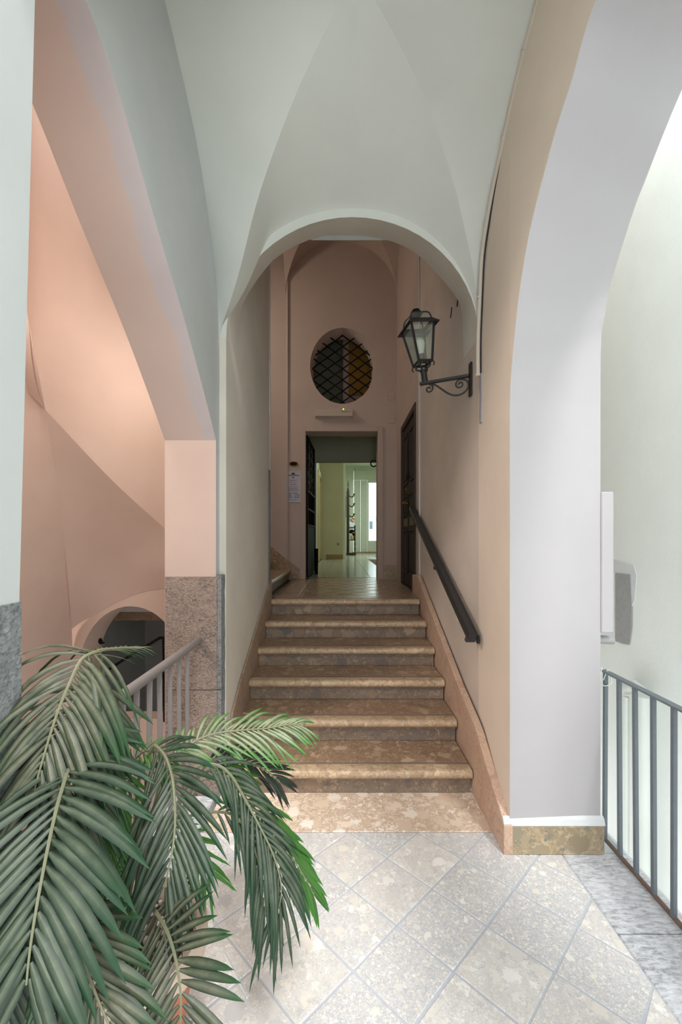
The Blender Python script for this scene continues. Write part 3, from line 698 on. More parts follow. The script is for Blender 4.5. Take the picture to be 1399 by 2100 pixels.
hb.build('handle', M['brass'], dd, smooth=True)
MB().box(0.795, 0.811, 4.93, 5.15, ZU+1.30, ZU+1.36).build('bolt', M['iron'], dd, bevel=0.004)
kb = MB(); kb.lathe([(0.0, -.018), (.016, -.010), (.02, 0), (.016, .010), (0, .018)], (0.785, 5.0, ZU+1.16), 12); kb.box(0.785, 0.811, 4.995, 5.005, ZU+1.155, ZU+1.165)
kb.build('knob', M['brass'], dd, smooth=True)

# ------------------------------------------------------------------ lobby and corridor beyond the doorway
S(MB().box(-0.9, 2.4, 6.345, 17.4, ZU-0.2, ZU-0.012).build('floor', M['groutdark']), 'shiny pale tiled corridor floor beyond the doorway', 'floor')
cf = bpy.data.objects[-1] if False else [o for o in bpy.data.objects if o.get('label', '').startswith('shiny pale')][0]
ts = 0.33; proto = None
for j in range(0, 33):
    for i in range(-3, 8):
        xa = -0.6+0.05+i*ts; ya = 6.35+j*ts
        if xa < -0.56+(-0.05) or xa > 1.9: continue
        if ya > 9 and (xa > 0.45+(ya-9)*0.11): continue
        if proto is None:
            proto = MB().box(xa+.0025, xa+ts-.0025, ya+.0025, ya+ts-.0025, ZU-0.011, ZU-0.001).build('tile', M['tile_cor'], cf, bevel=0.0015); continue
        c = proto.copy(); COL.objects.link(c); c.parent = cf
        c.location = Vector((xa+ts/2, ya+ts/2, ZU-0.011+random.uniform(-.0006, 0)))-Vector(cf.location)
tag(MB().box(-0.9, 2.4, 14.0, 17.35, ZU-0.0118, ZU-0.0015).build('far_tiles', M['tile_cor'], cf), kind='stuff')
mb = MB(); mb.box(-1.0, -0.75, 6.35, 7.2, ZU, 5.2); mb.box(0.85, 1.1, 6.35, 7.2, ZU, 5.2)
S(mb.build('wall_left', M['lobby']), 'side walls of the small lobby behind the doorway', 'wall')
S(MB().box(-1.0, 1.1, 6.33, 7.35, 5.2, 5.3).build('ceiling', M['lobby']), 'lobby ceiling', 'ceiling')
mb = MB(); mb.box(-1.0, -0.428, 7.2, 7.35, ZU, 5.2); mb.box(-0.428, 2.5, 7.2, 7.35, 2.79, 5.2); mb.box(0.80, 2.5, 7.2, 7.35, ZU, 2.79)
w2 = S(mb.build('wall_back', M['olive']), 'grey green partition wall with opening inside the lobby', 'wall')
mb = MB(); mb.box(-0.85, -0.60, 7.35, 12.1, ZU-.02, 4.42); S(mb.build('wall_left', M['corridor']), 'pale left wall of the corridor', 'wall')
yw = S(MB().box(-0.85, 0.056, 12.1, 12.5, ZU-.02, 4.42).build('wall_back', M['yellow']), 'pale yellow projecting wall in the corridor', 'wall')
MB().box(-0.42, 0.056, 12.08, 12.1, ZU, ZU+0.13).build('skirting', M['trimtan'], yw, bevel=0.003)
MB().box(-0.12, -0.05, 12.085, 12.099, ZU+0.40, ZU+0.46).build('socket', M['trimtan'], yw, bevel=0.003)
S(MB().box(-0.3, 0.14, 12.5, 17.25, ZU-.02, 4.42).build('wall_left', M['corridor']), 'white recessed wall strip beside the yellow wall', 'wall')
S(MB().box(2.3, 2.4, 7.35, 17.4, ZU-.02, 4.42).build('wall_right', M['corridor']), 'right wall of the corridor', 'wall')
S(MB().box(-0.9, 2.4, 7.35, 17.4, 4.42, 4.5).build('ceiling', M['corridor']), 'corridor ceiling', 'ceiling')
mb = MB(); mb.box(0.14, 0.52, 17.25, 17.4, ZU, 4.42); mb.box(0.52, 2.3, 17.25, 17.4, 4.25, 4.42); mb.box(1.95, 2.3, 17.25, 17.4, ZU, 4.25)
S(mb.build('wall_back', M['corridor']), 'end wall of the corridor around the garden door', 'wall')
# corridor door casing on the left
dc = thing('door_2', (-0.59, 11.0, ZU), 'cream framed door on the left side of the corridor', 'door', kind='structure')
m_ = MB(); m_.box(-0.598, -0.55, 11.90, 12.03, ZU, 3.25); m_.box(-0.598, -0.55, 10.75, 10.87, ZU, 3.25); m_.box(-0.598, -0.55, 10.87, 11.90, 3.12, 3.25)
m_.build('frame', M['trimcream'], dc, bevel=0.004); MB().box(-0.5975, -0.585, 10.872, 11.898, ZU, 3.118).build('leaf', M['trimcream'], dc)
S(MB().box(-0.599, -0.58, 7.36, 10.74, ZU, ZU+0.10).build('baseboard_left', M['trimtan']), 'tan skirting along the corridor left wall', 'baseboard')
# folding panels and glazed door at the end
pd = thing('door_3', (0.79, 17.2, ZU), 'tall cream panelled shutter leaves beside the garden door', 'door', kind='structure')
for (a, b) in ((0.525, 0.79), (0.795, 1.06)):
    lf = MB().box(a, b, 17.16, 17.20, ZU+0.02, 3.85).build('leaf', M['panelwhite'], pd, bevel=0.004)
    for (za, zb) in ((ZU+.15, ZU+1.0), (ZU+1.12, 3.7)):
        MB().box(a+.05, b-.05, 17.15, 17.159, za, zb).build('panel', M['panelwhite'], lf, bevel=0.004)
MB().box(0.525, 1.95, 17.21, 17.26, 3.86, 4.25).build('transom', M['corridor'], pd)
S(MB().box(0.45, 2.2, 17.1, 17.14, ZU, ZU+0.05).build('trim_2', M['trimtan']), 'tan sill strip at the end of the corridor', 'sill')
gd = thing('door_4', (1.5, 17.22, ZU), 'bright glazed door at the far end of the corridor', 'door', kind='structure')
m_ = MB(); m_.box(1.065, 1.13, 17.18, 17.24, ZU, 3.86); m_.box(1.88, 1.95, 17.18, 17.24, ZU, 3.86); m_.box(1.13, 1.88, 17.18, 17.24, 3.75, 3.86); m_.box(1.13, 1.88, 17.18, 17.24, ZU, ZU+0.45); m_.box(1.13, 1.88, 17.18, 17.24, ZU+0.45, ZU+0.50)
m_.build('frame', M['panelwhite'], gd, bevel=0.004)
MB().box(1.13, 1.88, 17.205, 17.212, ZU+0.50, 3.75).build('pane', M['paneglass'], gd)
m_ = MB(); m_.tube([(1.50, 17.18, ZU+1.35), (1.50, 17.13, ZU+1.35), (1.40, 17.12, ZU+1.35)], 0.014, 8); m_.build('handle', M['iron'], gd, smooth=True)
# outside the garden door
S(MB().box(-1, 4.5, 17.45, 23, ZU-0.3, ZU-0.02).build('floor', M['whitewash']), 'sunlit terrace floor outside the garden door', 'floor')
S(MB().box(-1, 4.5, 22, 22.2, ZU-0.3, 7).build('wall_back', M['outer']), 'white sunlit wall across the terrace', 'wall')
cabt = thing('outdoor_cabinet', (1.75, 20.6, ZU-0.02), 'white outdoor cabinet with small grey window seen through the glazed door', 'cabinet')
MB().box(1.2, 2.4, 20.3, 20.9, ZU-0.02, ZU+1.85).build('body', M['doorwhite'], cabt, bevel=0.02)
MB().box(1.37, 1.52, 20.285, 20.299, ZU+1.05, ZU+1.42).build('window', M['greyglass'], cabt, bevel=0.01)
MB().box(1.2, 2.4, 20.27, 20.30, ZU+0.32, ZU+0.37).build('base_rail', M['concrete'], cabt); MB().box(1.2, 2.4, 20.28, 20.299, ZU+1.60, ZU+1.63).build('trim', M['concrete'], cabt)
# coat stand, y 15
cs = thing('coat_stand', (0.33, 15.0, ZU), 'dark turned wood hall stand with coat hooks at the far end of the corridor', 'coat stand')
MB().box(0.20, 0.295, 14.95, 15.35, ZU+0.08, ZU+2.28).build('back_board', M['wood'], cs, bevel=0.01)
MB().box(0.19, 0.53, 14.9, 15.35, ZU, ZU+0.08).build('base', M['wood'], cs, bevel=0.01)
m_ = MB(); prof = [(0.0, 0.0), (.03, 0.0)]
for k in range(18): prof.append((0.018+0.014*abs(math.sin(k*0.9)), 0.05+k*0.05))
prof += [(0.03, 0.96), (0.0, 0.99)]
m_.lathe(prof, (0.49, 14.96, ZU+0.08), 12); m_.build('turned_post', M['wood'], cs, smooth=True)
for zz in (0.52, 0.96): MB().box(0.296, 0.51, 14.93, 15.3, ZU+zz, ZU+zz+0.03).build('shelf', M['wood'], cs, bevel=0.006)
m_ = MB(); m_.lathe([(0.0, 0), (.03, 0.0), (.035, .05), (.012, .12), (.02, .2), (.008, .36), (0, .4)], (0.25, 15.0, ZU+2.281), 12); m_.build('finial', M['wood'], cs, smooth=True)
for zz in (1.42, 1.78, 2.12):
    h = MB(); h.tube(crom([(0.296, 14.95, ZU+zz-.02), (0.35, 14.93, ZU+zz-.06), (0.42, 14.92, ZU+zz-.05), (0.46, 14.92, ZU+zz+.02)]), 0.02, 8); h.lathe([(0, -.035), (.035, -.01), (.035, .015), (0, .04)], (0.465, 14.92, ZU+zz+.03), 10)
    h.build('hook', M['wood'], cs, smooth=True)
def blob(mb, c, r, n=8, k=6, seed=0):
    rnd = random.Random(seed)
    prof = [(r*math.sin(PI*i/k)*rnd.uniform(.85, 1.1), -r*math.cos(PI*i/k)) for i in range(k+1)]; prof[0] = (0, prof[0][1]); prof[-1] = (0, prof[-1][1])
    mb.lathe(prof, c, n)
fl = MB(); 
for i in range(7): blob(fl, (0.40+random.uniform(-.08, .08), 15.05, ZU+1.23+random.uniform(-.05, .08)), 0.03, seed=i)
fp = thing('flower_vase', (0.33, 15.05, ZU+0.99), 'orange flowers in a small vase on the hall stand shelf', 'vase')
fl.build('flowers', M['flower'], fp, smooth=True)
m_ = MB(); m_.lathe([(0.0, 0), (.03, 0), (.045, .06), (.02, .13), (.028, .16)], (0.40, 15.05, ZU+0.991), 12); m_.build('vase', M['greenery'], fp, smooth=True)
tag(MB().obox((0.37, 14.97, ZU+1.085), (0.06, 0, 0), (0, 0.01, 0), (-0.03, 0, 0.09)).build('leaflet_card', M['paper'], bevel=0.002), 'tilted blue and white card on the hall stand shelf', 'card')
tag(MB().obox((0.45, 14.99, ZU+1.056), (0.04, 0, 0), (0, 0.01, 0), (0.0, 0, 0.065)).build('paper_stack', M['paper'], bevel=0.002), 'upright pale paper beside the card on the hall stand', 'paper')
bk = thing('dried_flower_pot', (0.36, 15.05, ZU+0.552), 'dark dried flowers in a straw pot on the lower shelf of the hall stand', 'pot')
m_ = MB(); m_.lathe([(0.0, 0), (.06, 0), (.08, .13), (.07, .15)], (0.41, 15.05, ZU+0.552), 14); m_.build('pot', M['straw'], bk, smooth=True)
m_ = MB()
for i in range(10): blob(m_, (0.41+random.uniform(-.09, .07), 15.0+random.uniform(-.05, .05), ZU+0.76+random.uniform(-.05, .12)), 0.045, seed=i+40)
m_.build('dried_flowers', M['iron'], bk, smooth=True)
tag(MB().box(0.1405, 0.16, 13.2, 13.7, 2.15, 2.8).build('wall_frame', M['wood'], bevel=0.004), 'small dark framed picture on the corridor wall strip', 'picture')
# round lens on the lobby partition at right
m_ = MB(); m_.tube([(0.535+0.05*math.cos(a*PI/6), 6.9, 2.70+0.05*math.sin(a*PI/6)) for a in range(12)], 0.010, 6, closed=True); m_.tube([(0.58, 6.9, 2.70), (0.60, 6.9, 2.70), (0.849, 6.9, 2.70)], 0.012, 6)
tag(m_.build('ring_bracket', M['iron'], smooth=True), 'small dark ring on a bracket at the right edge of the doorway', 'bracket')
us = thing('umbrella_stand', (-0.46, 6.98, ZU), 'slim black umbrella stand behind the open iron gate', 'umbrella stand')
m_ = MB(); m_.lathe([(0.0, 0), (.026, 0), (.028, .38), (.032, .40), (.028, .42), (.022, .42), (.020, .04), (0, .04)], (-0.405, 6.95, ZU-.001), 16); m_.build('body', M['iron'], us, smooth=True)
m_ = MB(); m_.tube([(-0.405+0.031*math.cos(a*PI/8), 6.95+0.031*math.sin(a*PI/8), ZU+0.415) for a in range(16)], 0.004, 6, closed=True); m_.build('rim', M['iron'], us, smooth=True)

# what shows through the oval opening
S(MB().box(0.034, 0.12, 6.6, 7.19, 3.2, 5.19).build('trim_3', M['pink']), 'pale pink upright seen through the oval opening', 'jamb')
tag(MB().box(0.121, 0.46, 6.6, 6.64, 3.72, 4.60).build('shutter', M['brownpanel'], bevel=0.005), 'mustard brown wooden shutter behind the oval grille', 'shutter')
S(MB().box(0.121, 0.849, 6.645, 7.19, 3.2, 5.19).build('wall_back', M['pink']), 'pink wall piece behind the brown shutter', 'wall')
# lattice grille
og = thing('oval_grille', (OX, YB+0.2, OZ-OB*.93), 'diagonal iron lattice grille in the oval opening above the doorway', 'grille')
yg = YB+0.17; ea, eb = OA*0.955, OB*0.955
def chord(nx, nz, d):    # line nx*x+nz*z=d clipped by the ellipse
    # direction
    dx, dz = -nz, nx; px_, pz_ = nx*d, nz*d
    A = (dx/ea)**2+(dz/eb)**2; B = 2*(px_*dx/ea**2+pz_*dz/eb**2); C_ = (px_/ea)**2+(pz_/eb)**2-1
    D = B*B-4*A*C_
    if D <= 0: return None
    t0, t1 = (-B-math.sqrt(D))/(2*A), (-B+math.sqrt(D))/(2*A)
    if t1-t0 < 0.09: return None
    return (px_+dx*t0, pz_+dz*t0), (px_+dx*t1, pz_+dz*t1)
for sgn in (1, -1):
    ang = math.radians(36)*sgn; nx, nz = -math.sin(ang), math.cos(ang)
    for k in range(-6, 7):
        c_ = chord(nx, nz, (k+0.15)*0.132)
        if not c_: continue
        y_ = yg+(0.006 if sgn > 0 else -0.006); a, b = c_
        d = Vector((b[0]-a[0], 0, b[1]-a[1])); L = d.length; d.normalize()
        cc = Vector((OX+(a[0]+b[0])/2, y_, OZ+(a[1]+b[1])/2))
        MB().obox(cc, d*(L/2+0.008), Vector((0, 0.005, 0)), d.cross(Vector((0, 1, 0)))*0.0085).build('bar', M['iron'], og)
# emergency light
el = thing('emergency_light', (-0.1, YB-0.04, 3.23), 'long aged white emergency light above the doorway', 'light fitting')
MB().box(-0.375, 0.175, YB-0.03, YB-0.001, 3.195, 3.32).build('base', M['plastic'], el, bevel=0.006)
MB().box(-0.37, 0.17, YB-0.075, YB-0.031, 3.205, 3.265).build('diffuser', M['plastic'], el, bevel=0.012, seg=3)
m_ = MB(); blob(m_, (0.035, YB-0.036, 3.318), 0.010, 10, 6); m_.build('led', M['led'], el, smooth=True)
m_ = MB(); m_.box(0.0, 0.09, YB-0.045, YB-0.0305, 3.288, 3.305); m_.build('switch', M['plastic'], el)
# two flush covers
for z in (3.46, 3.13):
    o = thing('wall_cover', (0.72, YB-0.01, z), 'flush square cover plate right of the oval opening, %s one' % ('upper' if z > 3.3 else 'lower'), 'cover plate', 'flush covers on the back wall')
    MB().box(0.672, 0.765, YB-0.007, YB-0.0005, z, z+0.12).build('plate', M['hall'], o, bevel=0.003)
    MB().box(0.664, 0.773, YB-0.003, YB-0.0004, z-.008, z+0.128).build('rim', M['mortar'], o)
# vertical conduit on the back wall
tag(MB().tube([(-0.765, YB-0.014, ZU+0.3), (-0.765, YB-0.014, 5.2)], 0.012, 8).build('wall_conduit', M['hall'], smooth=True), 'thin painted conduit running up the back wall left of the doorway', 'pipe')
# brass plaque and notice board
pq = MB(); P0 = [(OX, 0)]; cx, cz = -0.677, 2.542
ringp = [(cx+0.064*math.cos(a*PI/16), cz+0.035*math.sin(a*PI/16)) for a in range(32)]
pq.prism(ringp, 'y', YB-0.016, YB-0.001); pqo = pq.build('oval_plaque', M['brass'], bevel=0.004); tag(pqo, 'small oval brass plaque above the notice sign left of the doorway', 'plaque')
ringi = [(cx+0.052*math.cos(a*PI/16), cz+0.025*math.sin(a*PI/16)) for a in range(32)]
MB().prism(ringi, 'y', YB-0.0185, YB-0.0165).build('face', M['iron'], pqo)
sg = thing('notice_sign', (-0.682, YB-0.012, 1.99), 'silver opening hours sign with red and black print left of the doorway', 'sign')
SX0, SX1, SZ0, SZ1 = -0.79, -0.578, 1.992, 2.442
MB().box(SX0, SX1, YB-0.010, YB-0.001, SZ0, SZ1).build('plate', M['signplate'], sg, bevel=0.003)
def text(body, cx, cz, size, mat, y=YB-0.0112, parent=sg):
    cu = bpy.data.curves.new('lettering', 'FONT'); cu.body = body; cu.size = size; cu.align_x = 'CENTER'; cu.align_y = 'CENTER'; cu.extrude = 0.0004; cu.offset = 0.0004
    tmp = bpy.data.objects.new('tmp_text', cu); me = bpy.data.meshes.new_from_object(tmp); bpy.data.objects.remove(tmp); bpy.data.curves.remove(cu)
    me.materials.append(mat); o = bpy.data.objects.new('lettering', me); COL.objects.link(o); o.parent = parent
    o.rotation_euler = (PI/2, 0, 0); o.location = Vector((cx, y, cz))-Vector(parent.location); return o
mx = (SX0+SX1)/2; H = SZ1-SZ0
def sz(p): return SZ1-(p-630)/(1820-630)*H      # row position on the plate
# round emblem crossed by a red band
m_ = MB(); m_.prism([(mx+0.028*math.cos(a*PI/12), sz(750)+0.018*max(-.35, math.sin(a*PI/12))) for a in range(24)], 'y', YB-0.0115, YB-0.0105); m_.build('emblem', M['inkblack'], sg)
m_ = MB(); m_.prism([(mx+0.014*math.cos(a*PI/8), sz(885)+0.008*math.sin(a*PI/8)) for a in range(16)], 'y', YB-0.0115, YB-0.0105); m_.build('emblem', M['inkblack'], sg)
MB().box(mx-0.088, mx+0.088, YB-0.0122, YB-0.0116, sz(818), sz(788)).build('red_band', M['inkred'], sg)
for row, hw, mat in ((985, .062, 'inkred'), (1012, .03, 'inkred'), (1075, .062, 'inkred'), (1135, .05, 'inkred'), (1165, .05, 'inkred'), (1243, .088, 'inkblack'), (1300, .07, 'inkblack'), (1325, .075, 'inkblack'), (1383, .085, 'inkblack')):
    # small print, too small to read: rows of short dashes
    m_ = MB(); x = mx-hw; rr = random.Random(row)
    while x < mx+hw-0.004:
        l_ = rr.uniform(.006, .018); m_.box(x, min(mx+hw, x+l_), YB-0.0112, YB-0.0104, sz(row)-.0022, sz(row)+.0022); x += l_+.003
    m_.build('small_print', M[mat], sg)
text('Orario Ufficio', mx, sz(1475), 0.024, M['inkblack'])
text('9.00', mx-0.055, sz(1552), 0.032, M['inkblack']); text('13.30', mx+0.052, sz(1552), 0.032, M['inkblack'])
text('15.00', mx-0.055, sz(1635), 0.032, M['inkblack']); text('20.00', mx+0.052, sz(1635), 0.032, M['inkblack'])
MB().box(mx-0.0012, mx+0.0012, YB-0.0112, YB-0.0104, sz(1665), sz(1530)).build('rule', M['inkblack'], sg)
text('Sabato su appuntamento', mx, sz(1728), 0.0165, M['inkblack'])

# wrought iron gate swung open inside the doorway
gt = thing('iron_gate', (-0.48, 6.55, ZU), 'black wrought iron gate swung open against the left jamb of the doorway', 'gate')
ga, gb = Vector((-0.492, 6.12, 0)), Vector((-0.452, 7.12, 0)); gd_ = (gb-ga); GL = gd_.length; gd_.normalize(); gn = Vector((gd_.y, -gd_.x, 0))
def gp(u, z, off=0.0): p = ga+gd_*u+gn*off; return Vector((p.x, p.y, z))
def gbar(u0, z0_, u1, z1_, wd=0.01, th=0.006):
    a, b = gp(u0, z0_), gp(u1, z1_); d = (b-a); L = d.length; d.normalize(); s_ = d.cross(gn).normalized()
    return ((a+b)/2, d*L/2, s_*wd, gn*th)
zt_, zb_ = 2.97, ZU+0.03
fr = MB()
for a in ((0.015, zb_, 0.015, zt_), (GL-.015, zb_, GL-.015, zt_)): fr.obox(*gbar(*a, wd=0.018, th=0.012))
for z in (zb_+.015, zt_-.015, ZU+0.78, ZU+1.02, ZU+1.28): fr.obox(*gbar(0.033, z, GL-.033, z, wd=0.013, th=0.010))
fr.build('frame', M['iron'], gt)
MB().obox((gp(GL/2, 0)+Vector((0, 0, (zb_+.03+ZU+.76)/2))), gd_*(GL/2-.034), gn*0.003, Vector((0, 0, (ZU+.76-zb_-.03)/2))).build('lower_panel', M['iron'], gt)
for k in range(1, 9):
    u = GL*k/9; m_ = MB(); m_.tube([gp(u, ZU+0.80), gp(u, ZU+1.26)], 0.006, 6); m_.build('bar', M['iron'], gt)
def spiral(cu, cz, r, turns, start, sgn, n=26):
    return [(cu+r*(1-i/n*0.82)*math.cos(start+sgn*turns*2*PI*i/n), cz+r*(1-i/n*0.82)*math.sin(start+sgn*turns*2*PI*i/n)) for i in range(n+1)]
for k in range(3):
    for j in range(3):
        cu = GL*(k+.5)/3; cz_ = ZU+1.42+j*0.26
        for s_ in (1, -1):
            m_ = MB(); m_.tube([gp(a, b) for a, b in spiral(cu, cz_+.055*s_, 0.07, 1.5, PI/2*s_, s_)], 0.006, 5); m_.build('scroll', M['iron'], gt, smooth=True)

# ------------------------------------------------------------------ handrail on the right stair wall
hr = thing('handrail', (0.76, 3.3, 1.3), 'dark painted handrail sloping along the right stair wall', 'handrail')
ha, hb_ = Vector((0.742, 4.47, 1.80)), Vector((0.742, 2.385, 0.905))
d = (hb_-ha); L = d.length; d.normalize(); up = Vector((1, 0, 0)).cross(d).normalized()
MB().obox((ha+hb_)/2, d*L/2, Vector((0.021, 0, 0)), up*0.026).build('rail', M['handrail'], hr, bevel=0.006, seg=2)
MB().obox((ha+hb_)/2+Vector((0.030, 0, 0))-up*0.006, d*(L/2-0.03), Vector((0.008, 0, 0)), up*0.016).build('back_bar', M['handrail'], hr, bevel=0.003)
for tpos in (0.045, 0.45, 0.93):
    p = hb_-d*L*tpos
    b_ = MB(); b_.tube([p+Vector((0, 0, -0.026)), p+Vector((0.0, 0, -0.055)), p+Vector((0.03, 0, -0.065)), p+Vector((0.068, 0, -0.065))], 0.009, 8)
    b_.tube([p+Vector((0.056, 0, -0.065)), p+Vector((0.0665, 0, -0.065))], 0.026, 12)
    b_.lathe([(0, -.085), (.011, -.078), (.015, -.066), (.011, -.055), (.007, -.048), (.012, -.04), (0.01, -.03)], p+Vector((-0.002, 0, 0.0)), 10)
    b_.build('bracket', M['handrail'], hr, smooth=True)

# ------------------------------------------------------------------ wall lantern
ln = thing('wall_lantern', (0.812, 2.63, 2.36), 'dark iron street lantern with glass sides on a scrolled bracket on the right wall', 'lantern')
wp = Vector((0.805, 2.63, 2.452)); tip = Vector((0.515, 2.745, 2.440))
MB().obox(wp+Vector((0.001, 0, 0.01)), (0.006, 0, 0), (0, 0.022, 0), (0, 0, 0.105)).build('wall_plate', M['lantern'], ln, bevel=0.004)
a_ = (tip-wp).normalized(); sd = Vector((0, 0, 1)).cross(a_).normalized(); az = a_.cross(sd)
MB().obox((tip+wp)/2+Vector((-.004, 0, 0.035)), a_*((tip-wp).length/2-0.001), sd*0.013, az*0.009).build('arm', M['lantern'], ln, bevel=0.003)
def ap(u, z): return wp+a_*u+Vector((0, 0, z+0.035))
La = (tip-wp).length
sc_ = [(u, z) for u, z in spiral(0.055, -0.045, 0.032, 1.15, -PI*0.9, -1, 22)][::-1]
curve = sc_+[(0.02, -0.075), (0.05, -0.105), (0.10, -0.105), (0.16, -0.07), (0.21, -0.03), (0.24, -0.014)]
m_ = MB(); 
sp1 = [ap(u, z) for u, z in spiral(0.062, -0.043, 0.030, 1.3, PI*0.5, -1, 24)]
m_.tube(sp1, 0.0052, 6)
m_.tube(crom([ap(0.062, -0.012), ap(0.025, -0.025), ap(0.010, -0.06), ap(0.03, -0.095), ap(0.075, -0.11), ap(0.125, -0.095), ap(0.175, -0.055), ap(0.215, -0.022), ap(0.245, -0.012)], 5), 0.0058, 6)
m_.tube([ap(u, z) for u, z in spiral(0.256, -0.040, 0.029, 1.3, PI*0.5, 1, 24)], 0.0052, 6)
m_.build('scroll', M['lantern'], ln, smooth=True)
# lantern body: local frame, tilted
lb = Vector((0.545, 2.735, 2.482)); tilt = Matrix.Rotation(math.radians(-7.5), 3, 'Y') @ Matrix.Rotation(math.radians(12), 3, 'Z')
def lp(x, y, z): return lb+tilt @ Vector((x, y, z))
m_ = MB(); c8 = [(0.0185*math.cos(k*PI/6), 0.0185*math.sin(k*PI/6)) for k in range(12)]
m_.tube([lp(0, 0, -0.004), lp(0, 0, 0.075)], 0.020, 12); m_.tube([lp(0, 0, 0.07), lp(0, 0, 0.082)], 0.024, 12); m_.build('socket_tube', M['lantern'], ln, smooth=True)
b0, b1, zb0, zb1 = 0.046, 0.078, 0.125, 0.365
cr = MB()
for sx in (-1, 1):
    for sy in (-1, 1):
        cr.tube(crom([lp(sx*.012, sy*.012, 0.08), lp(sx*.035, sy*.035, 0.10), lp(sx*.028, sy*.028, 0.122), lp(sx*b0, sy*b0, zb0)], 4), 0.0055, 6)
        cr.tube(crom([lp(sx*b0, sy*b0, zb0), lp(sx*(b0+.008), sy*(b0+.008), zb0-.02), lp(sx*(b0+.002), sy*(b0+.002), zb0-.034)], 4), 0.004, 6)
cr.tube([lp(0.03*math.cos(k*PI/8), 0.03*math.sin(k*PI/8), 0.118) for k in range(16)], 0.0045, 6, closed=True)
cr.build('crown', M['lantern'], ln, smooth=True)
fr = MB()
def bar(p, q, w_=0.006): 
    p, q = lp(*p), lp(*q); fr.tube([p, q], w_, 4)
cn = [(-1, -1), (1, -1), (1, 1), (-1, 1)]
for i in range(4):
    (ax_, ay_), (bx_, by_) = cn[i], cn[(i+1) % 4]
    bar((ax_*b0, ay_*b0, zb0), (bx_*b0, by_*b0, zb0), .009); bar((ax_*b1, ay_*b1, zb1), (bx_*b1, by_*b1, zb1), .009); bar((ax_*b0, ay_*b0, zb0), (ax_*b1, ay_*b1, zb1), .008)
fr.build('frame', M['lantern'], ln)
for i in range(4):
    (ax_, ay_), (bx_, by_) = cn[i], cn[(i+1) % 4]; k = .985
    MB().add and None
    g = MB(); g.add([lp(ax_*b0*k, ay_*b0*k, zb0+.006), lp(bx_*b0*k, by_*b0*k, zb0+.006), lp(bx_*b1*k, by_*b1*k, zb1-.006), lp(ax_*b1*k, ay_*b1*k, zb1-.006)], [(0, 1, 2, 3)])
    g.add([lp(ax_*b0*(k-.02), ay_*b0*(k-.02), zb0+.006), lp(bx_*b0*(k-.02), by_*b0*(k-.02), zb0+.006), lp(bx_*b1*(k-.02), by_*b1*(k-.02), zb1-.006), lp(ax_*b1*(k-.02), ay_*b1*(k-.02), zb1-.006)], [(0, 3, 2, 1)])
    g.build('pane', M['glass'], ln)
# eaves (flared skirt) and glazed roof
ev = MB(); e1, ze = 0.106, zb1-0.014
lo = [lp(x*e1, y*e1, ze) for x, y in cn]; hi = [lp(x*b1*.93, y*b1*.93, zb1+.022) for x, y in cn]; lo2 = [lp(x*(e1-.004), y*(e1-.004), ze-.004) for x, y in cn]; hi2 = [lp(x*(b1*.9), y*(b1*.9), zb1+.014) for x, y in cn]
ev.add(lo+hi+lo2+hi2, [(i, (i+1) % 4, 4+(i+1) % 4, 4+i) for i in range(4)]+[(8+i, 12+i, 12+(i+1) % 4, 8+(i+1) % 4) for i in range(4)]+[(i, 8+i, 8+(i+1) % 4, (i+1) % 4) for i in range(4)]+[(4+i, 4+(i+1) % 4, 12+(i+1) % 4, 12+i) for i in range(4)])
ev.build('eaves', M['lantern'], ln)
rf = MB(); r1, r2, zr = b1*.88, 0.034, zb1+0.078
for x, y in cn: rf.tube(crom([lp(x*r1, y*r1, zb1+.02), lp(x*(r1*.86), y*(r1*.86), zb1+.06), lp(x*r2, y*r2, zr)], 3), 0.005, 6)
for i in range(4): rf.tube([lp(cn[i][0]*r2, cn[i][1]*r2, zr), lp(cn[(i+1) % 4][0]*r2, cn[(i+1) % 4][1]*r2, zr)], 0.005, 6)
rf.build('roof_frame', M['lantern'], ln, smooth=True)
for i in range(4):
    (ax_, ay_), (bx_, by_) = cn[i], cn[(i+1) % 4]
    g = MB(); P = []
    for (r, z) in ((r1, zb1+.02), (r1*.86, zb1+.06), (r2, zr)): P.append([lp(ax_*r, ay_*r, z), lp(bx_*r, by_*r, z)])
    g.grid(P); g.build('roof_pane', M['glass'], ln)
cpm = MB(); 
cpm.tube([lp(0, 0, zr-.006), lp(0, 0, zr+.006), lp(0, 0, zr+.016), lp(0, 0, zr+.030)], [.026, .031, .031, .024], 20); cpm.build('cap', M['iron'], ln, smooth=True)
bm_ = MB(); bm_.tube([lp(0, 0, .15), lp(0, 0, .185)], .018, 12); bm_.build('bulb_holder', M['lantern'], ln, smooth=True)
bm_ = MB(); bm_.tube([lp(0, 0, .185), lp(0, 0, .20), lp(0, 0, .225), lp(0, 0, .25), lp(0, 0, .27), lp(0, 0, .283), lp(0, 0, .288)], [.014, .018, .026, .031, .029, .018, .004], 16); bm_.build('bulb', M['bulb'], ln, smooth=True)

# faint cover plate low on the stair wall
tag(MB().box(0.8085, 0.813, 2.82, 2.97, 0.90, 1.07).build('access_cover', M['alley'], bevel=0.001), 'faint painted access cover low on the right stair wall', 'cover plate')
# pipe flange marks near the lantern skipped as plaster scars
for k, (y_, z_) in enumerate(((2.93, 3.12), (3.10, 3.13))):
    m_ = MB(); m_.obox((0.8105, y_, z_), (0.003, 0, 0), (0, 0.006, 0.004), (0, -0.018, 0.03)); tag(m_.build('wall_scar', M['iron']), 'short dark gouge in the plaster above the lantern, %s one' % ('nearer' if k == 0 else 'farther'), 'wall mark', 'gouges above the lantern')

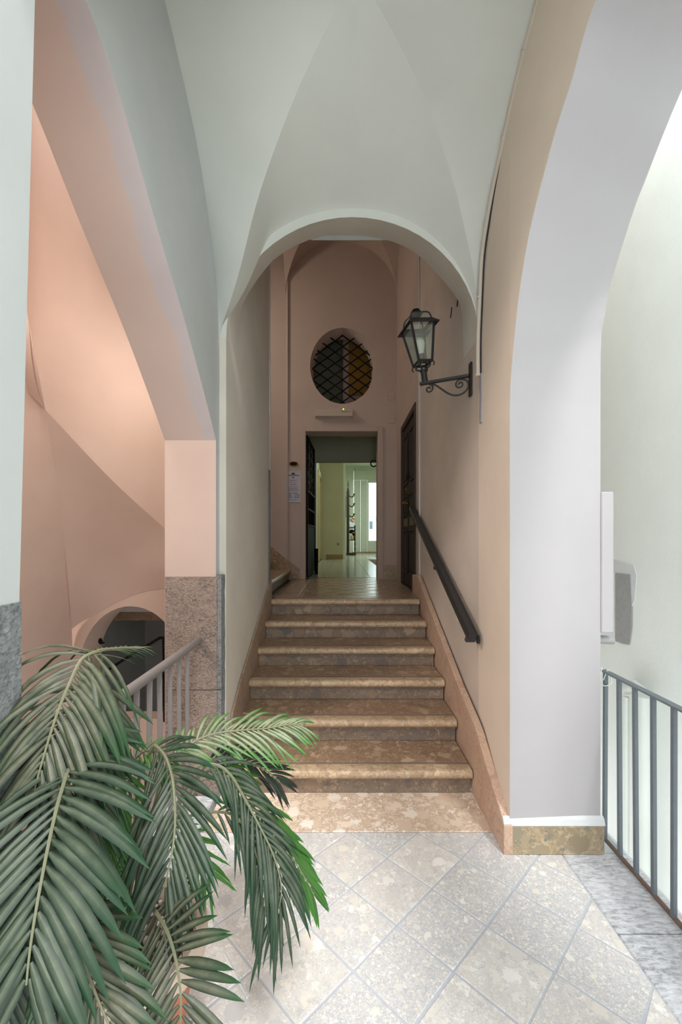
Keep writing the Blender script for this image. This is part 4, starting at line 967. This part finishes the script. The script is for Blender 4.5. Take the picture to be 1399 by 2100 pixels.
m_ = MB(); m_.tube(crom([(0.806, 4.40, 1.93), (0.806, 4.42, 2.02), (0.806, 4.45, 2.06), (0.806, 4.47, 2.03), (0.806, 4.43, 2.0), (0.806, 4.41, 1.95), (0.806, 4.46, 1.94)], 4), 0.002, 5)
tag(m_.build('wall_scribble', M['inkblack'], smooth=True), 'small black scribble on the wall just before the wooden door', 'wall mark')

# ------------------------------------------------------------------ railings
lr = thing('iron_railing', (-0.817, 1.7, 0.0), 'grey painted iron railing between the left pillar and the stone pier', 'railing')
MB().tube([(-0.817, 0.95, 0.885), (-0.817, 2.36, 0.885), (-0.817, 2.44, 0.892)], 0.021, 12).build('top_rail', M['rail_l'], lr, smooth=True)
MB().box(-0.827, -0.807, 0.97, 2.42, 0.07, 0.082).build('bottom_rail', M['rail_l'], lr)
for k in range(12):
    y_ = 2.243-k*0.1115; m_ = MB(); m_.obox((-0.817, y_, 0.475), (0.010, 0.004, 0), (-0.004, 0.010, 0), (random.uniform(-.004, .004), 0, 0.395)); m_.build('baluster', M['rail_l'], lr, bevel=0.002)
rr_ = thing('iron_railing', (1.278, 1.3, 0.0), 'blue grey iron railing on the threshold right of the pier', 'railing')
MB().box(1.263, 1.295, -0.2, 2.06, 0.824, 0.834).build('top_rail', M['rail_r'], rr_, bevel=0.002)
MB().box(1.268, 1.290, -0.2, 2.06, 0.012, 0.020).build('bottom_rail', simple('rusty_flat_bar', (104, 84, 74), 0.8, 0.2, 0.25, 40, 0.4), rr_, bevel=0.002)
for k in range(21):
    y_ = 2.044-k*0.1055; m_ = MB(); m_.obox((1.279, y_, 0.42), (0.0085, 0, 0), (0, 0.0085, 0), (random.uniform(-.003, .003), 0, 0.403)); m_.build('baluster', M['rail_r'], rr_, bevel=0.0015)
w_ = MB(); w_.tube(crom([(1.255, 2.03, 0.85), (1.240, 2.02, 0.80), (1.262, 2.025, 0.765), (1.30, 2.03, 0.78), (1.285, 2.03, 0.84), (1.262, 2.03, 0.79)], 5), 0.0025, 6); 
tag(w_.build('wire_tie', M['pipewhite'], smooth=True), 'loop of pale wire tied around the end of the right railing', 'wire')
tag(MB().tube([(-0.412*1.0, 1.49, 0.003), (-0.30, 1.35, 0.003)], 0.004, 6).build('sealant_line', M['whitewash']), 'line of white filler in a floor joint beside the flower pot', 'filler')

# ------------------------------------------------------------------ courtyard outside the right arch
ow = S(MB().box(2.02, 2.2, -6.0, 6.5, -3.2, 4.7).build('wall_right', M['outer']), 'bright rough rendered courtyard wall', 'wall')
S(MB().box(1.22, 2.2, 4.5, 4.6, -3.2, 6.5).build('wall_back', M['outer']), 'end wall of the narrow courtyard', 'wall')
S(MB().box(1.2, 2.2, -6.0, 4.6, -3.3, -3.2).build('floor', M['concrete']), 'concrete bottom of the courtyard shaft', 'floor')
pt = MB(); rnd = random.Random(3); pts = [(3.10, 1.22), (2.94, 1.22), (2.925, 1.0), (2.925, 0.86), (2.95, 0.73), (3.02, 0.72), (3.10, 0.72)]
m_ = pt.prism([(y, z) for y, z in pts], 'x', 2.012, 2.0155); tag(m_.build('bare_patch', M['concrete']), 'patch of bare grey stone on the courtyard wall beside the pier', 'wall patch')
pt = MB().prism([(3.14, 1.32), (2.91, 1.29), (2.88, 1.22), (2.90, 1.05), (2.93, 1.0), (2.94, 1.22), (3.14, 1.22)], 'x', 2.016, 2.0199); tag(pt.build('plaster_patch', M['whitewash']), 'rim of old plaster above the bare stone patch', 'wall patch')
dp = thing('drain_pipe', (1.95, 2.75, -3.2), 'white painted drain pipe on the courtyard wall behind the right railing', 'pipe')
MB().tube([(1.965, 2.74, -3.2), (1.965, 2.74, 0.42)], 0.038, 14).build('pipe', M['pipewhite'], dp, smooth=True)
MB().tube([(1.965, 2.74, 0.42), (1.965, 2.74, 0.45)], 0.05, 14).build('collar', M['pipewhite'], dp, smooth=True)
MB().tube([(1.962, 2.90, 0.44), (1.962, 2.82, 0.49), (1.962, 2.76, 0.47)], 0.040, 12).build('elbow', M['pipewhite'], dp, smooth=True)
MB().tube([(1.93, 2.86, -3.2), (1.93, 2.86, 0.40)], 0.02, 8).build('side_pipe', M['pipewhite'], dp, smooth=True)
tag(MB().tube([(1.223, 2.02, 0.99), (1.30, 2.02, 0.985)], 0.020, 10).build('pipe_stub', M['concrete'], smooth=True), 'grey pipe stub under the box on the right pier', 'pipe')

# ------------------------------------------------------------------ stairwell beyond the left arch
S(MB().box(-3.2, -1.0145, 3.45, 3.6, -3.0, 0.0).build('wall_back', M['salmon']), 'lower part of the stairwell back wall', 'wall')
# back wall with round arch opening
ax0, aR, azs = (268-HX)*3.45/F, 0.42, EYE-(1375-HY)*3.45/F
mb = MB(); n = 24
def archring(y, R, mi, zc=None):
    P = []
    for th in sorted([PI*k/n for k in range(n+1)]+[math.atan2(1.05, 0.75), PI-math.atan2(1.05, 0.75)]):
        c_, s_ = math.cos(th), math.sin(th)
        sx = 0.75/abs(c_) if abs(c_) > 1e-6 else 1e9; sz_ = 1.05/s_ if s_ > 1e-6 else 1e9; q = min(sx, sz_)
        P.append([Vector((ax0+R*c_, y, azs+R*1.25*s_)), Vector((ax0+c_*q, y, azs+s_*q))])
    mb.grid(P, mi)
archring(3.45, aR, 0); archring(3.75, aR, 0)
P = [[Vector((ax0+aR*math.cos(PI*k/n), 3.45, azs+aR*1.25*math.sin(PI*k/n))), Vector((ax0+aR*math.cos(PI*k/n), 3.75, azs+aR*1.25*math.sin(PI*k/n)))] for k in range(n+1)]
mb.grid(P, 0)
xa, xb, zt2 = ax0-0.75, ax0+0.75, azs+1.05
for (a, b, c_, d) in ((-3.2, xa, 0.0, zt2), (xb, -0.7, 0.0, zt2), (xa, ax0-aR, 0.0, azs), (ax0+aR, xb, 0.0, azs), (-3.2, -0.7, zt2, 5.0)):
    if b > a and d > c_: mb.add([(a, 3.45, c_), (b, 3.45, c_), (b, 3.45, d), (a, 3.45, d)], [(0, 1, 2, 3)], 0)
for x in (ax0-aR, ax0+aR): mb.add([(x, 3.45, -0.6), (x, 3.75, -0.6), (x, 3.75, azs), (x, 3.45, azs)], [(0, 1, 2, 3)], 0)
S(mb.build('wall_back', M['salmon'], smooth=True), 'stairwell wall tinted with warm light with a low round arch behind the left railing', 'wall')
mb = MB(); mb.box(-3.2, -3.1, 0.3, 3.45, -3, 5.0); mb.box(-3.2, -1.015, 0.2, 0.3, -3, 5.0)
S(mb.build('wall_left', M['salmon']), 'far side walls of the warm-tinted stairwell', 'wall')
S(MB().box(-3.2, -1.0, 0.2, 3.8, 5.0, 5.1).build('ceiling', M['salmon']), 'roof over the warm-tinted stairwell', 'ceiling')
S(MB().box(-3.2, -0.7, 0.2, 6.3, -3.1, -3.0).build('floor', M['riser']), 'bottom floor of the stairwell', 'floor')
# folded vault surfaces of the rising flight, laid through measured points
def patch(mb, a, b, c, d, bulge=0.0, nrm=(0, 0, 0), n=8):
    a, b, c, d = map(Vector, (a, b, c, d)); nrm = Vector(nrm); P = []
    for i in range(n+1):
        row = []
        for j in range(n+1):
            u, v = i/n, j/n; p = a.lerp(b, u).lerp(d.lerp(c, u), v)
            row.append(p+nrm*bulge*(math.sin(PI*u)*math.sin(PI*v)))
        P.append(row)
    mb.grid(P)
ap_ = at(93, 840, 2.55); q1 = at(57, 650, 2.25); q0 = at(-60, -200, 1.9); e1_ = at(230, 985, 2.95); e2_ = at(345, 1090, 3.35); e3_ = at(440, 1175, 3.44)
c1_ = at(103, 930, 2.62); c2_ = at(140, 1120, 2.95); c3_ = at(152, 1290, 3.40); c4_ = at(158, 1400, 3.44)
mb = MB()
# large luminous face rising to the right of the upper crease
top1, top2, top3 = at(150, -100, 2.6), at(330, -100, 3.1), at(470, -60, 3.4)
patch(mb, q1, ap_, e1_, top1+Vector((0, .2, 0)), 0.05, (0.8, -0.4, 0.2)) if False else None
A_ = [[q1, ap_], [q1.lerp(top1, .3)+Vector((0.10, .05, -.1)), e1_.lerp(ap_, .5)], [top1.lerp(e1_, .45), e1_], [top2.lerp(e2_, .4), e2_], [top3.lerp(e3_, .4), e3_]]
def spline_strip(L1, L2, n=6, m=10):
    a = crom(L1, n); b = crom(L2, n); return [[p.lerp(q, k/m) for k in range(m+1)] for p, q in zip(a, b)]
mb.grid(spline_strip([at(-40, -300, 2.1), at(60, -300, 2.45), at(190, -250, 2.9), at(330, -200, 3.3), at(440, -200, 3.44)], [q1, ap_, e1_, e2_, e3_]))
mb.grid(spline_strip([at(-40, -300, 2.1), at(-120, -300, 2.0), at(-200, -250, 1.9)], [q1, at(-20, 500, 2.1), at(-140, 300, 1.9)]))
# sliver left of the upper crease, above the long crease
l1 = at(57, 805, 2.48); l0 = at(-150, 640, 2.0)
mb.grid([[q1.lerp(at(-140, 300, 1.9), k/6), ap_.lerp(l1, min(1, k/2)) if k < 2 else l1.lerp(l0, (k-2)/4)] for k in range(7)])
def smooth_patch(mb, rows, n=6, m=6):
    R_ = [crom(r, n) for r in rows]; P = [crom([r[i] for r in R_], m) for i in range(len(R_[0]))]; mb.grid(P)
d1, d2, d3 = at(128, 1080, 2.92), at(147, 1290, 3.40), at(150, 1420, 3.44)
smooth_patch(mb, [[ap_, e1_, e2_, e3_], [d1, at(215, 1120, 3.2), at(300, 1150, 3.36), at(440, 1190, 3.44)], [d2, at(190, 1262, 3.445), at(300, 1212, 3.447), at(440, 1205, 3.448)]])
smooth_patch(mb, [[ap_, d1, d2, d3], [l1, at(-20, 1080, 2.4), at(-60, 1290, 2.4), at(-80, 1500, 2.4)], [l0, at(-150, 900, 1.9), at(-200, 1290, 1.9), at(-200, 1600, 1.9)]])
sv = S(mb.build('ceiling', M['salmon'], smooth=True), 'folded vault tinted with warm light under the upper flight beyond the left arch', 'ceiling')
# room seen through the low arch
mb = MB(); mb.box(-3.2, -1.02, 5.6, 5.7, -3, 0.88); mb.box(-2.7, -2.6, 3.76, 5.6, -3, 0.88); mb.box(-3.2, -1.02, 3.76, 5.7, 0.82, 0.88); mb.box(-1.02, -0.95, 3.76, 5.7, -3, 0.88); S(mb.build('wall_back', M['white']), 'dim wall seen through the low arch of the stairwell', 'wall')
S(MB().box(-3.2, -0.75, 3.76, 5.5, 0.885-.09, 0.885).build('ceiling', M['alley']), 'dim ceiling behind the low arch', 'ceiling') if False else None
S(MB().box(-3.2, -1.2, 3.76, 5.5, 1.42, 1.5).build('ceiling', M['alley']), 'dim ceiling behind the low stairwell arch', 'ceiling') if False else None
ds = thing('staircase', (-1.6, 2.6, -1.2), 'stone flight going down behind the left railing', 'stairs', kind='structure')
for i in range(10):
    MB().box(-1.9, -1.02, 0.9+i*0.27, 0.9+i*0.27+0.30, -0.55-i*0.16-.14, -0.55-i*0.16).build('step', M['riser'], ds, bevel=0.006)
gr_ = thing('stair_handrail', (-1.3, 3.0, 0.5), 'thin dark handrail bending over the lower flight beyond the left arch', 'handrail')
pth = [at(215, 1378, 3.40), at(255, 1352, 3.40), at(328, 1308, 3.42), at(345, 1308, 3.42), at(360, 1308, 3.42)]
MB().tube(pth, 0.012, 8).build('rail', M['iron'], gr_, smooth=True)
MB().tube([at(335, 1309, 3.425), at(337, 1480, 3.425)], 0.009, 8).build('post', M['iron'], gr_, smooth=True)
hk = MB(); p = at(206, 1316, 3.40); hk.tube([p+Vector((0, .05, -.02)), p+Vector((0, 0, -.015)), p, p+Vector((0.005, -.01, .025))], [.006, .008, .018, .012], 8); tag(hk.build('wall_hook', M['iron'], smooth=True), 'small dark iron hook on the warm-tinted wall above the palm', 'hook')

# ------------------------------------------------------------------ potted palm
PC = Vector((-0.575, 1.15, 0.0))
palm = thing('potted_palm', PC, 'large dusty green palm in a terracotta pot in the left foreground', 'potted plant')
pm = MB(); pm.lathe([(0.0, 0.0), (0.115, 0.0), (0.125, 0.02), (0.165, 0.27), (0.17, 0.32), (0.165, 0.325), (0.0, 0.32)], PC, 40)
pm.v = [v for v in pm.v]; pm.build('pot', M['terra'], palm, smooth=True)
rm = MB(); rm.lathe([(0.166, 0.318), (0.196, 0.325), (0.203, 0.345), (0.202, 0.385), (0.192, 0.398), (0.172, 0.396), (0.165, 0.38), (0.163, 0.326)], PC, 40)
rm.build('rim', M['terra_rim'], palm, smooth=True)
sm = MB(); sm.lathe([(0.0, 0.345), (0.08, 0.35), (0.164, 0.342), (0.164, 0.327)], PC, 30); sm.build('soil', M['soil'], palm, smooth=True)
pb = MB()
for i in range(150):
    r = 0.15*math.sqrt(random.random()); a = random.random()*2*PI; blob(pb, (PC.x+r*math.cos(a), PC.y+r*math.sin(a), 0.352), random.uniform(.005, .011), 6, 4, i)
tag(pb.build('pebbles', M['pebble'], palm, smooth=True), kind='stuff')
tag(MB().box(PC.x+.04, PC.x+.058, PC.y-.01, PC.y, 0.353, 0.366).build('blue_cap', M['blue'], bevel=0.002), 'tiny blue plastic cap on the soil of the palm pot', 'cap')
base = Vector((-0.59, 1.14, 0.34))
def stemtube(name, pts, r0, r1):
    P = crom(pts, 6); n_ = len(P); MB().tube(P, [r0+(r1-r0)*i/(n_-1) for i in range(n_)], 7).build(name, M['stem'], palm, smooth=True)

def leaflet_grid(P, Dv, Nv, L, W, droop, curl=0.0, st=7):
    ws = [.30, .80, 1.0, .98, .86, .60, .03]; rows = []; prev = None
    for k in range(st):
        s_ = k/(st-1); c = P+Dv*L*s_*(1-0.12*droop*s_)+Vector((0, 0, -1))*L*droop*s_*s_*0.62+Nv*L*curl*math.sin(PI*s_)*.12
        rows.append((c, s_))
    out = []
    for k in range(st):
        a = rows[max(0, k-1)][0]; b = rows[min(st-1, k+1)][0]; t = (b-a).normalized(); side = t.cross(Nv)
        side = side.normalized() if side.length > 1e-4 else Vector((1, 0, 0)); nn = side.cross(t)
        wv = W*0.5*ws[k]; c = rows[k][0]
        out.append([c-side*wv-nn*wv*0.42, c, c+side*wv-nn*wv*0.42])
    return out
NL = [0]
def frond(pts, mats, npair, L, W, nrm, ang=(38, 62), droop=(0.25, 0.6), lenprof=(0.55, 1.0, 0.35), single=True, stem=None, asym=(1.0, 1.0), seed=0, start=0.03):
    rnd = random.Random(seed); P = crom(pts, 8); d = [0]
    for a, b in zip(P, P[1:]): d.append(d[-1]+(b-a).length)
    T_ = d[-1]
    def pos(s_):
        q = s_*T_
        for i in range(len(P)-1):
            if q <= d[i+1]+1e-9: t = (q-d[i])/max(1e-9, d[i+1]-d[i]); return P[i].lerp(P[i+1], t), (P[i+1]-P[i]).normalized()
        return P[-1], (P[-1]-P[-2]).normalized()
    n_ = len(P)
    full = (crom(stem+[pts[0]], 6)[:-1] if stem else [])+P; m_ = len(full)
    fo = MB().tube(full, [0.0055-(0.0040)*i/(m_-1) for i in range(m_)], 6).build('frond', M['rachis'], palm, smooth=True)
    mat = mats[0] if isinstance(mats, list) else mats
    joined = MB()
    for i in range(npair):
        s_ = start+(0.985-start)*i/(npair-1)
        lp_ = (lenprof[0]+(lenprof[1]-lenprof[0])*math.sin(min(1, s_/0.45)*PI/2)) if s_ < 0.45 else lenprof[1]+(lenprof[2]-lenprof[1])*((s_-0.45)/0.55)**1.6
        p, t = pos(s_); N_ = Vector(nrm); N_ = (N_-t*N_.dot(t)).normalized(); side = t.cross(N_).normalized()
        a = math.radians(ang[1]+(ang[0]-ang[1])*s_)
        dr = droop[0]+(droop[1]-droop[0])*rnd.random()
        for sg_, asy in ((1, asym[0]), (-1, asym[1])):
            aa = a+rnd.uniform(-.09, .09); D_ = (side*sg_*math.sin(aa)+t*math.cos(aa)+N_*rnd.uniform(0.02, 0.16)).normalized()
            LL = L*lp_*asy*rnd.uniform(.9, 1.08)
            g = leaflet_grid(p+side*sg_*0.003, D_, N_, LL, W*0.74*rnd.uniform(.88, 1.1)*min(1, .55+lp_*.5), dr, rnd.uniform(-.3, .5))
            if single and NL[0] < 300:
                NL[0] += 1; MB().grid(g, uv=True).build('leaflet', mat, fo, smooth=True, origin=p)
            else: joined.grid(g, uv=True)
    if joined.v: tag(joined.build('leaflets', mat, fo, smooth=True), kind='stuff')
    return fo
def A(*l): return [at(*p) for p in l]
L_, LC, LP, LG, LD = M['leaf'], M['leafcool'], M['leafpale'], M['leafgreen'], M['leafdark']
# big near frond on the left
frond(A((150, 1490, .98), (148, 1550, .92), (136, 1590, .86), (118, 1650, .80), (102, 1720, .75), (86, 1800, .71), (70, 1890, .675), (60, 1960, .655), (54, 2020, .645)), [LC, L_], 23, .215, .028, (0.15, -.75, .65), (30, 70), (.25, .7), (.8, 1.0, .62), stem=[base, Vector((-0.6, 1.16, .8)), at(190, 1450, 1.05)], seed=1)
# upper left arching frond
frond(A((205, 1338, 1.06), (188, 1340, 1.03), (166, 1354, 1.0), (143, 1400, .955), (122, 1450, .92), (105, 1500, .895), (90, 1550, .875), (76, 1600, .86), (66, 1640, .85)), [L_, L_], 22, .215, .024, (0.1, -.7, .7), (26, 66), (.55, 1.15), (.9, 1.0, .6), stem=[base, at(222, 1620, 1.14), at(214, 1420, 1.12)], seed=2)
frond(A((180, 1344, 1.02), (205, 1334, 1.07), (240, 1330, 1.13), (272, 1328, 1.18), (296, 1328, 1.21)), [L_, L_], 14, .11, .014, (0, -.5, .85), (25, 55), (.2, .7), (1.0, .7, .35), seed=22, single=False)
# centre frond
frond(A((318, 1528, 1.12), (338, 1550, 1.08), (352, 1590, 1.03), (358, 1640, .99), (359, 1690, .96), (354, 1740, .935), (345, 1785, .92), (335, 1825, .91)), [LC, L_], 20, .185, .021, (0.0, -.85, .5), (24, 54), (.3, .7), (.6, 1.0, .6), stem=[base, at(275, 1750, 1.18), at(285, 1600, 1.17)], asym=(1.1, .95), seed=3)
# pale frond reaching right over the stairs
frond(A((352, 1556, 1.22), (378, 1535, 1.24), (410, 1515, 1.27), (450, 1503, 1.30), (500, 1497, 1.33), (545, 1494, 1.36), (585, 1487, 1.38), (615, 1486, 1.40)), [LP, LP], 24, .165, .019, (0.0, -.45, .9), (26, 55), (.35, .95), (.7, 1.0, .5), stem=[base, at(285, 1800, 1.18), at(325, 1620, 1.2)], seed=4)
# dark drooping frond on the right
frond(A((418, 1566, 1.20), (448, 1570, 1.2), (475, 1592, 1.2), (503, 1640, 1.2), (530, 1690, 1.19), (555, 1740, 1.18), (572, 1790, 1.17), (577, 1835, 1.16), (566, 1880, 1.15)), [LC, L_], 22, .165, .017, (0.35, -.6, .65), (16, 40), (.5, 1.2), (.6, 1.0, .75), stem=[base, at(300, 1800, 1.18), at(350, 1620, 1.2)], seed=5)
# bottom centre frond
frond(A((318, 1868, .92), (340, 1905, .87), (356, 1950, .83), (366, 2000, .80), (371, 2050, .78), (370, 2110, .77)), [L_, L_], 15, .13, .022, (0.0, -.75, .65), (46, 72), (.1, .3), (.85, 1.0, .95), stem=[base, at(280, 1900, 1.08), at(292, 1860, 1.0)], seed=6)
# lower left frond, brown rachis
frond(A((125, 1830, .80), (142, 1880, .76), (162, 1940, .73), (182, 2000, .71), (205, 2060, .69), (232, 2120, .68)), [L_, L_], 18, .15, .022, (0.05, -.75, .65), (24, 52), (.2, .5), (.8, 1.0, .9), stem=[base, at(200, 1900, 1.0), at(130, 1800, .88)], seed=7)
# second layer behind the big left frond
frond(A((215, 1400, 1.10), (190, 1440, 1.06), (170, 1480, 1.02), (155, 1530, .99), (145, 1590, .96), (138, 1650, .94), (132, 1700, .93)), [L_, L_], 24, .20, .023, (0.1, -.8, .6), (30, 72), (.2, .5), (.8, 1.0, .8), stem=[base, Vector((-0.6, 1.2, .8))], seed=8)
# bright green frond behind the drooping one
frond(A((430, 1580, 1.26), (470, 1600, 1.27), (515, 1650, 1.28), (555, 1700, 1.28), (590, 1745, 1.28), (625, 1800, 1.27), (645, 1838, 1.27)), [LG, LG], 22, .15, .022, (0.0, -.5, .85), (16, 40), (.3, .7), (.8, 1.0, .5), stem=[base, at(320, 1780, 1.2), at(380, 1620, 1.24)], seed=9, single=False)
# dark frond low behind the pale one
frond(A((425, 1560, 1.34), (460, 1555, 1.37), (500, 1560, 1.40), (545, 1580, 1.42), (575, 1605, 1.43)), [LD, LD], 16, .13, .017, (0.0, -.5, .85), (20, 45), (.1, .4), (.7, 1.0, .6), stem=[base, at(330, 1750, 1.24)], seed=10, single=False)
frond(A((262, 1790, 1.12), (240, 1760, 1.10), (215, 1740, 1.06), (190, 1745, 1.02), (172, 1775, .98), (165, 1820, .95)), [L_, L_], 18, .15, .020, (0.2, -.6, .75), (30, 70), (.1, .4), (.7, 1.0, .7), stem=[base], seed=11, single=False)
frond(A((330, 1700, 1.20), (355, 1705, 1.19), (385, 1728, 1.18), (410, 1762, 1.17), (430, 1795, 1.16)), [LG, LG], 12, .10, .011, (0.0, -.6, .8), (25, 45), (.3, .6), (.7, 1.0, .9), stem=[base, at(300, 1800, 1.18)], seed=12, single=False)
frond(A((440, 1665, 1.20), (475, 1670, 1.19), (505, 1700, 1.18), (525, 1750, 1.17), (540, 1810, 1.16), (545, 1880, 1.15)), [LC, L_], 16, .13, .016, (0.2, -.7, .6), (14, 40), (.6, 1.2), (.5, 1.0, .9), stem=[base, at(330, 1760, 1.2), at(380, 1680, 1.2)], seed=13, single=False)
frond(A((245, 1560, 1.18), (235, 1600, 1.13), (215, 1650, 1.08), (205, 1700, 1.05), (200, 1760, 1.03)), [LG, LG], 16, .13, .016, (0.1, -.7, .6), (30, 60), (.3, .6), (.8, 1.0, .8), stem=[base, at(262, 1700, 1.16)], seed=15, single=False)
frond(A((60, 1700, .82), (45, 1760, .78), (30, 1830, .75), (20, 1900, .73), (15, 1980, .71), (12, 2070, .70)), [LC, L_], 18, .15, .022, (0.2, -.75, .6), (26, 55), (.2, .5), (.8, 1.0, .9), stem=[base, at(150, 1750, 1.0)], seed=16, single=False)
frond(A((255, 1600, 1.16), (275, 1560, 1.16), (300, 1540, 1.15), (330, 1545, 1.13), (350, 1580, 1.11)), [LG, LP], 12, .09, .012, (0.0, -.5, .85), (25, 50), (.4, .8), (.8, 1.0, .7), stem=[base, at(262, 1750, 1.16)], seed=17, single=False)
# young spear and bare stems
stemtube('spear', [base+Vector((.01, .02, 0)), at(248, 1760, 1.17), at(246, 1560, 1.16), at(240, 1397, 1.15)], .006, .004)
for i in range(11):
    a = random.random()*2*PI; b_ = base+Vector((.035*math.cos(a), .03*math.sin(a), 0))
    tp = at(random.uniform(225, 335), random.uniform(1560, 1760), random.uniform(1.12, 1.22))
    stemtube('stem', [b_, b_.lerp(tp, .5)+Vector((random.uniform(-.01, .01), 0, 0)), tp], .0055, .0035)
